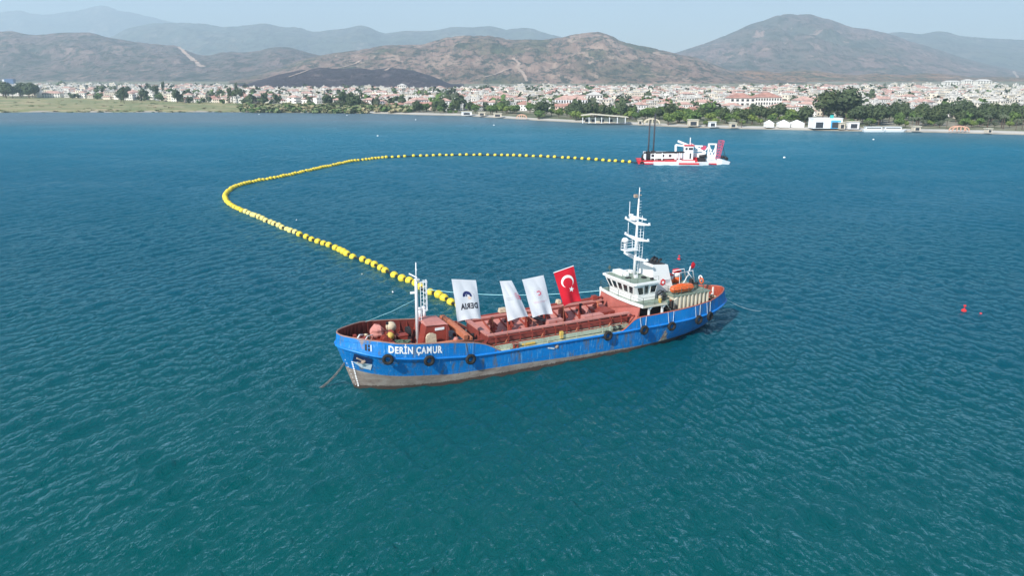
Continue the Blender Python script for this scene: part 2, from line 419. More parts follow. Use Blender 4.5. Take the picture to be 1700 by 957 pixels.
#@@LAND
# ------------------------------------------------------------------ ground of the plain
def ground_mat():
    m, nt, b = new_mat('plain_ground')
    g = nt.nodes.new('ShaderNodeTexCoord'); ob = g.outputs['Object']
    n1 = nz(nt, mapping(nt, ob, (.012, .045, 1)), 1, 7, .65); n2 = nz(nt, mapping(nt, ob, (.05, .2, 1)), 1, 5, .6)
    c = ramp(nt, n1.outputs[0], [(.40, (.46, .37, .22)), (.46, (.30, .28, .14)), (.52, (.17, .21, .10)), (.6, (.40, .33, .20))]).outputs[0]
    c = mix(nt, ramp(nt, n2.outputs[0], [(.54, (0, 0, 0)), (.66, (.7,) * 3)]).outputs[0], c, (.13, .18, .08))
    nt.links.new(c, b.inputs['Base Color']); b.inputs['Roughness'].default_value = .95; b.inputs['Specular IOR Level'].default_value = .1
    return m
def town_mat():
    m, nt, b = new_mat('town_ground')
    g = nt.nodes.new('ShaderNodeTexCoord'); ob = g.outputs['Object']
    n1 = nz(nt, mapping(nt, ob, (.01, .01, 1)), 1, 6, .65); n2 = nz(nt, mapping(nt, ob, (.05, .05, 1)), 1, 4, .6)
    c = ramp(nt, n1.outputs[0], [(.36, (.10, .13, .06)), (.5, (.26, .24, .17)), (.62, (.33, .30, .25))]).outputs[0]
    c = mix(nt, ramp(nt, n2.outputs[0], [(.5, (0, 0, 0)), (.6, (.7,) * 3)]).outputs[0], c, (.08, .10, .05))
    nt.links.new(c, b.inputs['Base Color']); b.inputs['Roughness'].default_value = .95; b.inputs['Specular IOR Level'].default_value = .1
    return m
M['grass'] = ground_mat(); M['town'] = town_mat()
M['sand'] = plain('shore_sand', (.40, .35, .27), .9, .15, .1)
M['quay'] = plain('promenade_stone', (.52, .49, .44), .85, .08, .1)
def build_ground():
    azs = np.linspace(-1.15, 1.25, 300)
    rel = [-25, -3, 0, 3, 10, 20, 40, 70, 110, 160, 230, 320, 450, 650, 900, 1300, 2000, 3200, 5000, 9000, 14000]
    V = []; 
    for rr in rel:
        for a in azs:
            y = shore_y(a) + rr
            if -1 < rr < 25 and a < -.28: y += 5 * math.sin(a * 90) + 4 * noise.noise(Vector((a * 60, 2, 0)))
            V.append((a * y, y, ground_z(a * y, y) + (0.0 if rr < 20 else .35 * noise.noise(Vector((a * 40, rr * .02, 0))))))
    n = len(azs); F = []; mi = []
    for i in range(len(rel) - 1):
        for j in range(n - 1):
            F.append((i * n + j, i * n + j + 1, (i + 1) * n + j + 1, (i + 1) * n + j))
            a = azs[j]
            left = a < -.20
            if rel[i] < 3: k = 2
            elif left and rel[i] < (450 if a < -.5 else 320 if a < -.33 else 70): k = 0
            elif not left and rel[i] < 10: k = 3
            else: k = 1
            mi.append(k)
    np_mesh('ground', V, F, [M['grass'], M['town'], M['sand'], M['quay']], mi, True, 'structure')
build_ground()

def hill_mat(name, green, brown, pale, gl=.5, sc=.004, dark=(.03, .042, .03)):
    m, nt, b = new_mat(name)
    g = nt.nodes.new('ShaderNodeTexCoord'); ob = g.outputs['Object']
    n1 = nz(nt, mapping(nt, ob, (1, .6, 1.8)), sc, 9, .68, .6); n2 = nz(nt, mapping(nt, ob, (1, .5, 2)), sc * 7, 8, .75); n3 = nz(nt, mapping(nt, ob, (1, .6, 1.5)), sc * 2.6, 9, .7, 1.0)
    c = ramp(nt, n1.outputs[0], [(gl - .10, green), (gl, tuple((a + b_) / 2 for a, b_ in zip(green, brown))), (gl + .09, brown), (gl + .24, pale)]).outputs[0]
    c = mix(nt, ramp(nt, n2.outputs[0], [(.49, (0, 0, 0)), (.55, (.9,) * 3)]).outputs[0], c, dark)
    c = mix(nt, ramp(nt, n3.outputs[0], [(.58, (0, 0, 0)), (.62, (.8,) * 3)]).outputs[0], c, pale)
    nt.links.new(c, b.inputs['Base Color']); b.inputs['Roughness'].default_value = .95; b.inputs['Specular IOR Level'].default_value = .05
    bp = nt.nodes.new('ShaderNodeBump'); bp.inputs['Distance'].default_value = .10 / sc; bp.inputs['Strength'].default_value = 1.0
    rg = nz(nt, mapping(nt, ob, (1, .35, .25)), sc * 4, 8, .6, .4); hh = mth(nt, 'ABSOLUTE', mth(nt, 'SUBTRACT', rg.outputs[0], .5)); nt.links.new(hh, bp.inputs['Height']); nt.links.new(bp.outputs[0], b.inputs['Normal'])
    return m
M['h_brown'] = hill_mat('hill_brown', (.085, .095, .05), (.23, .15, .12), (.36, .26, .20), .44, .004)
M['h_left'] = hill_mat('hill_left', (.08, .085, .07), (.165, .12, .11), (.27, .19, .16), .45, .003)
M['h_burnt'] = hill_mat('hill_burnt', (.055, .042, .05), (.045, .035, .045), (.13, .10, .10), .5, .008, (.025, .02, .028))
M['h_right'] = hill_mat('hill_right', (.09, .095, .075), (.20, .135, .12), (.34, .23, .19), .49, .0022)
M['h_far'] = hill_mat('hill_far', (.09, .11, .08), (.15, .13, .10), (.25, .22, .18), .56, .0015)
M['h_foot'] = hill_mat('hill_foot', (.10, .11, .06), (.27, .15, .09), (.38, .24, .16), .46, .006)

def ridge(name, sky_pts, D0, D1, mat, base=8, amp=.25, seed=0, nscale=1.0, step=5, curve=1.25, rough=1.0, rows=46):
    xs = np.arange(sky_pts[0][0], sky_pts[-1][0] + .1, step)
    sx = [p[0] for p in sky_pts]; sy = [p[1] for p in sky_pts]
    ys = np.interp(xs, sx, sy)
    k = np.ones(3) / 3; ys[1:-1] = np.convolve(ys, k, 'same')[1:-1]
    V = []; nb = 10
    S = list(np.linspace(0, 1, rows)) + list(np.linspace(1, 0, nb + 1)[1:])
    for i, x in enumerate(xs):
        top = elev(x, ys[i], D1); a = top.x / top.y; h = max(top.z - base, 1.0)
        for j, s in enumerate(S):
            back = j >= rows
            d = D0 + (D1 - D0) * s if not back else D1 + (D1 - D0) * (1 - s) * .6
            P = Vector((a * d, d, 0)); q = P * (.0034 * nscale / (D1 / 4000)) + Vector((seed * 7.3, seed * 3.1, 0))
            rg = 0; am = 1; fr = 1
            for o in range(6):
                rg += am * (1 - 2 * abs(noise.noise(q * fr + Vector((0, 0, o * 3.7))))) ; am *= .5; fr *= 2.05
            rg = rg / 1.97 - .45
            w = 4 * s * (1 - s) if not back else 0.0
            prof = s ** curve if not back else s ** 1.2
            z = h * (prof + amp * 1.25 * rg * w * (.35 + .65 * s)) + h * .02 * rough * noise.noise(Vector((x * .11, s * 30, seed)))
            zmax = h * prof if s > .86 and not back else 1e9
            V.append((P.x, P.y, base + (min(z, h * (s ** .6)) if not back else z) - (base + 4) * (s < .001)))
    n = len(S); F = []
    for i in range(len(xs) - 1):
        for j in range(n - 1):
            F.append((i * n + j, (i + 1) * n + j, (i + 1) * n + j + 1, i * n + j + 1))
    return np_mesh(name, V, F, mat, smooth=True, kind='structure')
ridge('far_mountain', [(-500, 60), (-250, 40), (-100, 30), (0, 20), (20, 17.5), (33, 16), (50, 22), (80, 24), (105, 20), (130, 17), (150, 12), (168, 7), (185, 12), (200, 18), (215, 19), (235, 24), (260, 30), (300, 40), (380, 60), (480, 80), (560, 95)], 9500, 13500, M['h_far'], 10, .2, 1, .8, 6)
ridge('blue_mountains', [(60, 110), (120, 90), (160, 72), (190, 58), (210, 47), (253, 38), (303, 37), (341, 39), (367, 44), (385, 44), (405, 42), (430, 39), (441, 38), (466, 44.5), (497, 44.5), (517, 53), (545, 50), (575, 46.6), (590, 43), (601, 41), (614, 45), (627, 52), (640, 55), (674, 50.5), (700, 51), (725, 50), (740, 46), (756, 44), (780, 45), (813, 42.7), (826, 45), (839, 49), (855, 47), (870, 45.5), (885, 47), (900, 53), (926, 59.5), (960, 66), (1020, 78), (1100, 95)], 6200, 9000, M['h_far'], 10, .28, 2, 1.0, 5, 1.1)
ridge('right_far_hills', [(1380, 90), (1430, 66), (1475, 54), (1500, 52.5), (1528, 57), (1545, 53), (1560, 51), (1575, 53), (1590, 59), (1640, 63), (1700, 66), (1850, 70), (2100, 90), (2400, 110)], 5600, 8200, M['h_far'], 10, .25, 3, .9, 6)
ridge('right_mountain', [(1020, 112), (1078, 92), (1120, 88), (1145, 80), (1175, 70), (1200, 60), (1220, 52), (1245, 40), (1270, 33), (1290, 25), (1310, 22.5), (1330, 24), (1345, 22.5), (1360, 28), (1375, 31), (1390, 36), (1405, 42), (1420, 46), (1437, 47), (1455, 51), (1470, 54), (1490, 60), (1510, 68), (1540, 76), (1570, 86), (1600, 96), (1640, 106), (1700, 118), (1760, 126), (1800, 128)], 3600, 6000, M['h_right'], 12, .30, 4, 1.0, 4, 1.1)
ridge('left_hills', [(-700, 95), (-400, 70), (-200, 60), (-60, 54), (0, 52), (20, 51), (40, 56), (60, 58), (90, 55), (110, 53.5), (125, 54), (145, 53), (160, 56), (175, 61), (205, 66), (230, 70), (260, 73), (280, 75), (293, 75), (310, 84), (330, 91), (350, 92), (365, 87), (380, 86), (405, 87), (430, 84), (445, 80), (459, 77.6), (480, 78), (497, 83), (531, 92), (560, 98), (640, 112), (700, 128)], 2900, 4300, M['h_left'], 12, .28, 5, 1.1, 4, 1.1)
ridge('brown_hills', [(380, 132), (430, 122), (470, 110), (500, 99), (530, 92), (560, 87), (600, 82), (625, 77), (640, 75), (665, 74), (700, 74), (720, 68), (740, 62), (770, 58.5), (790, 59), (810, 58.5), (830, 62), (850, 66), (875, 65), (900, 66), (920, 63), (938, 61), (950, 57), (961, 55.6), (980, 53.5), (991, 52), (1003, 55), (1012, 58), (1020, 61), (1027, 67), (1057, 74.6), (1078, 78), (1095, 82), (1116, 87), (1130, 91), (1153, 94), (1180, 104), (1204, 114), (1230, 120), (1255, 126), (1300, 133), (1340, 140)], 2300, 3500, M['h_brown'], 12, .36, 6, 1.3, 3, 1.0, 2.0, 70)
ridge('foot_hills', [(1100, 140), (1160, 127), (1200, 120), (1235, 117), (1262, 116), (1290, 121), (1320, 117), (1352, 117), (1380, 121), (1420, 125), (1455, 121), (1500, 125), (1540, 121), (1580, 124), (1620, 129), (1650, 127), (1700, 129), (1760, 134)], 2750, 3300, M['h_foot'], 12, .35, 7, 2.0, 3, .9)
ridge('burnt_hill', [(395, 145), (420, 136), (445, 129), (460, 124), (480, 120), (500, 116), (515, 115), (530, 112), (560, 114), (600, 113), (620, 116), (645, 112), (668, 114), (690, 118), (710, 124), (722, 128), (738, 135), (752, 141), (770, 148)], 1750, 2250, M['h_burnt'], 8, .3, 8, 2.4, 3, .85)
# bare tracks and firebreaks cut into the hillsides
M['track'] = plain('bare_earth_track', (.42, .31, .24), .95, .12, .02)
def track(pts, w, hill):
    deps = bpy.context.evaluated_depsgraph_get()
    V = []; 
    for (x, y), (x2, y2) in zip(pts[:-1], pts[1:]):
        for k in range(8):
            t = k / 8; px = x + (x2 - x) * t + random.uniform(-.5, .5); py = y + (y2 - y) * t
            d = (elev(px, py, 100) - cam.location).normalized()
            hit = hill.ray_cast(cam.location, d)
            if hit[0]: V.append(hit[1] + hit[2] * 2.5)
    mb = MB()
    L = []
    for i, p in enumerate(V):
        ww = w * (.6 + .7 * random.random())
        L.append((p - Vector((ww, 0, 0)), p + Vector((ww, 0, 0))))
    vs = [q for pr in L for q in pr]; fs = [(2 * i, 2 * i + 1, 2 * i + 3, 2 * i + 2) for i in range(len(L) - 1)]
    if fs: mb.add(vs, fs); mb.build('path', M['track'], kind='structure')
bpy.context.view_layer.update()
OB = bpy.data.objects
for pts, w, h in [([(296, 78), (306, 88), (318, 98), (330, 108), (338, 112)], 14, 'left_hills'),
                  ([(852, 97), (862, 106), (858, 112), (868, 122), (876, 138)], 6, 'brown_hills'),
                  ([(480, 129), (500, 122), (512, 117)], 3, 'burnt_hill'), ([(570, 112), (590, 106), (600, 100)], 5, 'brown_hills'),
                  ([(790, 132), (820, 125), (850, 112)], 4, 'brown_hills'), ([(1682, 118), (1692, 133)], 9, 'right_mountain'),
                  ([(640, 118), (648, 113)], 4, 'burnt_hill')]:
    track(pts, w, OB[h])

#@@TOWN
# ------------------------------------------------------------------ town
def facade_mat(name, wall, sc=.32):
    m, nt, b = new_mat(name)
    tc = nt.nodes.new('ShaderNodeTexCoord'); ob = tc.outputs['Object']
    sp = nt.nodes.new('ShaderNodeSeparateXYZ'); nt.links.new(ob, sp.inputs[0])
    cb = nt.nodes.new('ShaderNodeCombineXYZ'); nt.links.new(mth(nt, 'ADD', sp.outputs[0], sp.outputs[1]), cb.inputs[0]); nt.links.new(sp.outputs[2], cb.inputs[1])
    br = nt.nodes.new('ShaderNodeTexBrick'); br.offset = 0; br.inputs['Scale'].default_value = 1
    br.inputs['Brick Width'].default_value = 2.6; br.inputs['Row Height'].default_value = 2.9; br.inputs['Mortar Size'].default_value = .75; br.inputs['Mortar Smooth'].default_value = 0
    nt.links.new(cb.outputs[0], br.inputs[0])
    c = mix(nt, br.outputs[1], (.06, .07, .08), wall)
    oi = nt.nodes.new('ShaderNodeObjectInfo')
    c = mix(nt, .5, c, ramp(nt, oi.outputs['Random'], [(0, (1, 1, 1)), (.5, (1, .93, .82)), (1, (.85, .88, .92))]).outputs[0], 'MULTIPLY')
    nt.links.new(c, b.inputs['Base Color']); b.inputs['Roughness'].default_value = .8
    return m
M['wallwhite'] = facade_mat('house_wall_white', (.84, .82, .79)); M['wallcream'] = facade_mat('house_wall_cream', (.76, .70, .60)); M['wallpink'] = facade_mat('house_wall_pink', (.68, .52, .45))
M['roofred'] = plain('roof_terracotta', (.46, .25, .20), .85, .2, .3); M['roofpink'] = plain('roof_faded_tile', (.56, .36, .30), .85, .2, .3); M['roofflat'] = plain('roof_flat_pale', (.58, .56, .52), .85, .12, .3)
M['roofgrey'] = plain('roof_grey', (.33, .33, .34), .8, .12, .3)
def house_parts(w, d, h, kind, wall, roof):
    wb = MB().box((0, 0, h / 2), (w, d, h)); rb = MB()
    if kind == 'hip':
        e = .6; rh = min(w, d) * .24; a = w / 2 + e; b = d / 2 + e; k = max(0, (w - d) / 2)
        rb.add([(-a, -b, h), (a, -b, h), (a, b, h), (-a, b, h), (-k - .01, 0, h + rh), (k + .01, 0, h + rh)],
               [(0, 1, 5, 4), (1, 2, 5), (2, 3, 4, 5), (3, 0, 4), (3, 2, 1, 0)])
    elif kind == 'flat':
        rb.box((0, 0, h + .2), (w + .4, d + .4, .4)); rb.box((w * .2, d * .1, h + 1.2), (w * .25, d * .3, 1.7))
    else:
        e = .5; rh = d * .28
        rb.add([(-w / 2 - e, -d / 2 - e, h), (w / 2 + e, -d / 2 - e, h), (w / 2 + e, d / 2 + e, h), (-w / 2 - e, d / 2 + e, h), (-w / 2 - e, 0, h + rh), (w / 2 + e, 0, h + rh)],
               [(0, 1, 5, 4), (2, 3, 4, 5), (1, 2, 5), (3, 0, 4), (3, 2, 1, 0)])
    return wb, rb
PROT = []
HLM = [(60, 'behind the left tree wood'), (160, 'at the back of the left meadow'), (270, 'behind the middle of the meadow'), (380, 'behind the right half of the meadow'), (480, 'behind the start of the reeds'), (600, 'behind the tall grove by the reeds'), (700, 'behind the end of the reeds'), (790, 'behind the low cream stall'), (880, 'behind the small red-trimmed arch'), (960, 'behind the columned hotel'), (1030, 'behind the flat pavilion'), (1100, 'behind the cream arch'), (1160, 'behind the pale yellow kiosk'), (1230, 'behind the big hotel left wing'), (1290, 'behind the big hotel right wing'), (1370, 'behind the event hall'), (1440, 'behind the moored tour boats'), (1520, 'behind the brown doored kiosk'), (1600, 'behind the peach arch'), (1690, 'behind the far right shore wood')]
for w, d, h, kind, wl, rf, lab in [
        (11, 9, 6, 'hip', 'wallwhite', 'roofred', 'white house with hipped red roof'),
        (14, 9, 6.2, 'hip', 'wallcream', 'roofpink', 'cream house with faded pink roof'),
        (9, 9, 8.5, 'flat', 'wallwhite', 'roofflat', 'white flat-roofed apartment block'),
        (16, 10, 9, 'hip', 'wallwhite', 'roofpink', 'long white block with faded pink roof'),
        (12, 8, 5.5, 'gable', 'wallpink', 'roofred', 'pinkish house with gabled red roof'),
        (13, 11, 11, 'flat', 'wallcream', 'roofflat', 'tall cream flat-roofed block')]:
    PROT.append((w, d, h, kind, wl, rf, lab))
FRONT = [(-250, 160), (60, 159), (110, 162), (170, 165), (240, 167), (330, 171), (420, 172), (480, 172), (560, 177), (620, 180), (690, 182), (760, 184), (860, 184), (1000, 188), (1150, 193), (1250, 194), (1400, 192), (1550, 196), (1700, 198), (1950, 202)]
BACK = [(-250, 133), (0, 132), (120, 133), (230, 137), (320, 143), (420, 150), (520, 150), (640, 150), (760, 151), (830, 148), (930, 146), (1100, 147), (1200, 149), (1290, 145), (1400, 144), (1520, 142), (1570, 139), (1700, 139), (1950, 142)]
cand = []
for _ in range(11000):
    x = random.uniform(-220, 1920); yf, yb = itp(x, FRONT), itp(x, BACK)
    t = random.random() ** 1.0; y = yb + (yf - yb) * t
    if random.random() > .55 + .45 * (noise.noise(Vector((x * .02, y * .12, 1.7))) > -.12): continue
    z = 1.5
    for it in range(4):
        P = unpro(x, max(y, 132), z); z = ground_z(P.x, P.y)
    if P.y > 3000 or P.y < 500 * (x < 600) or abs((unpro(x, y, z) - P).y) > 60: continue
    if P.y - shore_y(P.x / P.y) < 45: continue
    if abs(P.x - 108) < 48 and 560 < P.y < 600: continue
    cand.append((P.x, P.y, z, x))
# keep them from sitting in one another
cells = {}; houses = []
cand.sort(key=lambda q: q[1])
for q in cand:
    c = (int(q[0] // 11.5), int(q[1] // 11.5))
    if any((c[0] + i, c[1] + j) in cells and (cells[(c[0] + i, c[1] + j)][0] - q[0]) ** 2 + (cells[(c[0] + i, c[1] + j)][1] - q[1]) ** 2 < 132 for i in (-1, 0, 1) for j in (-1, 0, 1)): continue
    cells[c] = q; houses.append(q)
inview = [q for q in houses if abs(q[3] - 850) < 870]
near = set(id(q) for q in inview[:290])
src = {}
Vs = []; Fs = []; Ms = []; SMATS = [M['wallwhite'], M['wallcream'], M['wallpink'], M['roofred'], M['roofpink'], M['roofflat']]
midx = {'wallwhite': 0, 'wallcream': 1, 'wallpink': 2, 'roofred': 3, 'roofpink': 4, 'roofflat': 5}
AREA = [(300, 'among the trees behind the left meadow'), (560, 'behind the reeds left of the promenade'), (900, 'behind the shore trees left of the white hotel'), (1200, 'between the two red-roofed hotels'), (1450, 'behind the waterfront stalls'), (9999, 'behind the dark shore wood on the right')]
for q in houses:
    X = q[3]
    pw = [.22, .17, .28, .13, .08, .12] if X < 1000 else ([.15, .13, .34, .12, .12, .14] if X < 1560 else [.04, .05, .60, .06, .02, .23])
    if X < 230 and q[1] > 1300: pw = [.05, .08, .55, .1, .02, .2]
    k = random.choices(range(6), pw)[0]; p = PROT[k]; rz = random.choice([0, PI / 2]) + random.gauss(.25, .2)
    s = random.uniform(.62, .95)
    if id(q) in near:
        if k not in src:
            wb, rb = house_parts(*p[:4], None, None)
            r = empty('house', 'x', 'house')
            a = wb.build('wall', M[p[4]], r); b = rb.build('roof', M[p[5]], r)
            src[k] = (r, a, b); o = r
        else:
            r, a, b = src[k]; o = r.copy(); COL.objects.link(o)
            for c0 in (a, b): c = c0.copy(); COL.objects.link(c); c.parent = o
        area = next(t for lim, t in AREA if X < lim); hl = min(HLM, key=lambda q_: abs(q_[0] - X))[1]
        o.location = (q[0], q[1], q[2] - .3); o.rotation_euler = (0, 0, rz); o.scale = (s, s, s)
        tag(o, f'{p[6]} {hl}', 'house' if k in (0, 1, 4) else 'apartment block', f'{p[6]}s {hl}')
    else:
        wb, rb = house_parts(p[0] * s, p[1] * s, p[2] * s, *p[3:4], None, None)
        cr, sr = math.cos(rz), math.sin(rz)
        for mb_, mk in ((wb, p[4]), (rb, p[5])):
            o = len(Vs)
            for v in mb_.v: Vs.append((q[0] + v[0] * cr - v[1] * sr, q[1] + v[0] * sr + v[1] * cr, q[2] - .3 + v[2]))
            for f in mb_.f: Fs.append(tuple(i + o for i in f)); Ms.append(midx[mk])
mb = MB(); mb.v = Vs; mb.f = Fs; mb.m = Ms
tag(mb.build('distant_houses', SMATS), 'mass of far white and pink houses filling the plain under the hills', 'town', kind='stuff')
print('houses', len(houses), len(near))

# landmark buildings ------------------------------------------------
M['winrow'] = plain('dark_window', (.05, .055, .065), .3)
M['facade'] = plain('hotel_wall', (.80, .77, .70), .8, .05, .2); M['stone'] = plain('stall_stone', (.66, .56, .44), .8, .08, .5)
M['tent'] = plain('tent_white', (.82, .82, .80), .7, .03, .5); M['stallblue'] = plain('stall_blue', (.10, .42, .75), .6, .08)
M['canopy'] = plain('canopy_cream', (.66, .60, .46), .7, .08, .3)
def place(x, y, z=None):
    z = 1.3 if z is None else z; return unpro(x, y, z)
def hotel(px0, px1, py, dep, storeys, label, roof='roofred', cols=False, nwin=10, z=1.6, rot=0):
    a = unpro(px0, py, z); b = unpro(px1, py, z); c = (a + b) / 2; w = (b - a).length; h = storeys * 3.1
    ang = math.atan2(b.y - a.y, b.x - a.x) + rot
    r = empty('hotel_building', label, 'hotel', (c.x, c.y + dep / 2, z - .4), ang)
    MB().box((0, 0, h / 2 + .2), (w, dep, h + .4)).build('wall', M['facade'], r)
    wb, rb = house_parts(w, dep, h + .41, 'hip', None, None); rb.build('roof', M[roof], r)
    me = None
    for s in range(storeys):
        for k in range(nwin):
            x = -w / 2 + w * (k + .5) / nwin
            if me is None:
                o = MB().box((0, 0, 0), (w / nwin * .5, .3, 1.7)).build('window', M['winrow'], r); me = o
            else: o = me.copy(); COL.objects.link(o)
            o.location = (x, -dep / 2 - .02, 1.9 + s * 3.1)
    if cols:
        me = None
        for k in range(nwin + 1):
            x = -w / 2 + w * k / nwin
            if me is None: o = MB().box((0, 0, h / 2), (.9, .9, h)).build('column', M['whiteplain'], r); me = o
            else: o = me.copy(); COL.objects.link(o)
            o.location = (x, -dep / 2 - 1.6, .2)
    return r
hotel(922, 975, 184, 14, 3, 'long white waterfront hotel with tall white columns, left of the pale flat canopy', 'roofpink', True, 12)
hotel(975, 1000, 181, 13, 4, 'taller white block joined to the right end of the columned hotel', 'roofflat', False, 5)
hotel(1012, 1058, 183, 13, 2, 'low white hotel wing with a red roof straight behind the pale flat canopy', 'roofred', False, 9)
hotel(1060, 1120, 183, 13, 2, 'low red-roofed hotel wing above the two dark dredger spuds', 'roofred', False, 11)
hotel(1210, 1252, 190, 15, 4, 'left wing of the big red-roofed white hotel, with blank end wall', 'roofred', False, 5)
hotel(1252, 1296, 188, 15, 4, 'right wing of the big red-roofed white hotel, full of windows', 'roofred', False, 10)
hotel(1322, 1354, 186, 14, 3, 'white hall with a dark ground floor left of the large dark tree', 'roofpink', False, 4)
hotel(795, 842, 175, 12, 2, 'long low terrace of houses under one bright red roof behind green trees', 'roofred', False, 12)
hotel(70, 100, 162.5, 12, 2, 'cream long house at the left end of the meadow houses', 'roofpink', False, 7)
hotel(660, 674, 151, 12, 3, 'low white block at the foot of the burnt dark hill', 'roofflat', False, 4, 6)
hotel(1568, 1596, 141, 14, 2, 'leftmost of the white blocks on the rise at the upper right', 'roofflat', False, 6, 12)
hotel(1600, 1616, 141, 14, 3, 'middle one of the white blocks on the rise at the upper right', 'roofflat', False, 4, 12)
hotel(1622, 1646, 142, 14, 3, 'rightmost of the white blocks on the rise at the upper right', 'roofflat', False, 5, 12)
def boxthing(name, label, cat, px, py, w, d, h, mat, group=None, roof=None, dark=True, rz=0):
    p = unpro(px, py, 1.0); r = empty(name, label, cat, p, rz, group)
    MB().box((0, 0, h / 2), (w, d, h)).build('wall', mat, r)
    if roof:
        MB().box((0, 0, h + .15), (w + .8, d + .8, .3)).build('roof', roof, r)
    if dark: MB().box((0, -d / 2 - .03, h * .42), (w * .62, .1, h * .62)).build('opening', M['winrow'], r)
    return r
# flat canopy pavilion on the quay
p = unpro(1003, 204, 1.2); r = empty('waterfront_pavilion', 'long low waterfront pavilion with a pale sagging flat roof on posts', 'pavilion', p, -.05)
MB().add([(-15, -5, 4.6), (-8, -5, 5.4), (15, -5, 3.6), (15, 6, 3.6), (-8, 6, 5.4), (-15, 6, 4.6), (-15, -5, 4.9), (-8, -5, 5.8), (15, -5, 3.9), (15, 6, 3.9), (-8, 6, 5.8), (-15, 6, 4.9)],
         [(5, 4, 1, 0), (4, 3, 2, 1), (6, 7, 10, 11), (7, 8, 9, 10), (0, 1, 7, 6), (1, 2, 8, 7), (2, 3, 9, 8), (3, 4, 10, 9), (4, 5, 11, 10), (5, 0, 6, 11)]).build('roof', M['canopy'], r)
MB().box((1, 2, 1.6), (26, 5, 3.1)).build('wall', M['stone'], r)
for x in (-14, -10, -6, -2, 3, 8, 13): MB().box((x, -4.6, 1.85), (.4, .4, 3.7)).build('post', M['whiteplain'], r)
for x in (-11, -7, -1.5, 4): MB().box((x, -.55, 1.4), (2.6, .1, 1.8)).build('opening', M['winrow'], r)
# white and blue event stage / shops
p = unpro(1369, 212.5, 1.2); r = empty('event_hall', 'white event hall with two black openings, its right one framed in bright blue', 'hall', p, -.03)
MB().box((0, 0, 2.7), (16.5, 8, 5.4)).build('wall', M['whiteplain'], r)
MB().box((0, 0, 5.6), (17, 8.4, .35)).build('roof', M['tent'], r)
for x in (-4.6, 4.6): MB().box((x, -4.05, 1.9), (4.2, .12, 3.2)).build('opening', M['winrow'], r)
MB().box((4.6, -4.03, 2.3), (5.6, .1, 4.6)).build('blue_frame', M['stallblue'], r)
MB().box((2.3, -3, 6.6), (1.6, 1.2, 1.8)).build('turquoise_sign', plain('turquoise', (.05, .45, .42)), r)
for i, (px, w, lab) in enumerate([(1276, 4.5, 'white marquee tent nearest the palms left of the event hall'), (1300, 6.5, 'white pointed marquee tent on the quay left of the event hall'), (1322, 7.5, 'widest white marquee tent just left of the event hall')]):
    p = unpro(px, 211, 1.1); r = empty('marquee_tent', lab, 'tent', p, 0, 'white tents on the quay')
    MB().box((0, 0, 1.1), (w, 5, 2.2)).build('wall', M['tent'], r); MB().add([(-w / 2 - .3, -2.8, 2.2), (w / 2 + .3, -2.8, 2.2), (w / 2 + .3, 2.8, 2.2), (-w / 2 - .3, 2.8, 2.2), (0, 0, 4.3)], [(0, 1, 4), (1, 2, 4), (2, 3, 4), (3, 0, 4), (3, 2, 1, 0)]).build('roof', M['tent'], r)
for px, lab in [(1449, 'left one of the two white tour boats moored at the quay'), (1481, 'right one of the two white tour boats moored at the quay')]:
    p = unpro(px, 218.5, 0); r = empty('tour_boat', lab, 'boat', (p.x, p.y - 2, 0), -.05, 'white boats at the quay')
    MB().add([(-6.5, -1.6, 1.1), (5.2, -1.6, 1.1), (7.3, 0, 1.5), (5.2, 1.6, 1.1), (-6.5, 1.6, 1.1), (-6, -1.1, -.4), (4.6, -1, -.4), (6.2, 0, -.4), (4.6, 1, -.4), (-6, 1.1, -.4)],
             [(0, 1, 6, 5), (1, 2, 7, 6), (2, 3, 8, 7), (3, 4, 9, 8), (4, 0, 5, 9), (4, 3, 2, 1, 0)]).build('hull', M['whiteplain'], r)
    MB().box((-1, 0, 1.9), (9, 2.5, 1.5)).build('cabin', M['whiteplain'], r); MB().box((-1.2, 0, 2.8), (9.8, 2.9, .15)).build('canopy', M['tent'], r); MB().box((-1, -1.27, 2.05), (8, .06, .5)).build('window_band', M['winrow'], r)
# arched stone pergolas on the promenade
def arch(px, py, w, h, label, mat):
    p = unpro(px, py, 1.1); r = empty('arched_pergola', label, 'pergola', p, -.04, 'arched pergolas on the promenade')
    for yy in (-1.6, 1.6):
        pts = [(w / 2 * math.cos(a), yy, h * math.sin(a) ** .7) for a in np.linspace(0, PI, 17)]
        mb = MB()
        for a, b in zip(pts[:-1], pts[1:]): mb.beam(a, b, .5, .55)
        mb.build('arch_beam', mat, r)
    for x in (-w * .22, 0, w * .22): MB().box((x, -1.6, h * .44), (.45, .45, h * .88)).build('post', mat, r)
M['peach'] = plain('pergola_peach', (.70, .40, .28), .8); M['creamarch'] = plain('pergola_cream', (.72, .62, .46), .8)
arch(1082, 206, 9.5, 3.3, 'cream arched pergola right behind the dredger spuds', M['creamarch']); arch(1592, 217.5, 9, 2.6, 'peach arched pergola near the right end of the promenade', M['peach']); arch(866, 196.5, 7, 2.6, 'small red-trimmed arched pergola left of the flat pavilion', M['peach'])
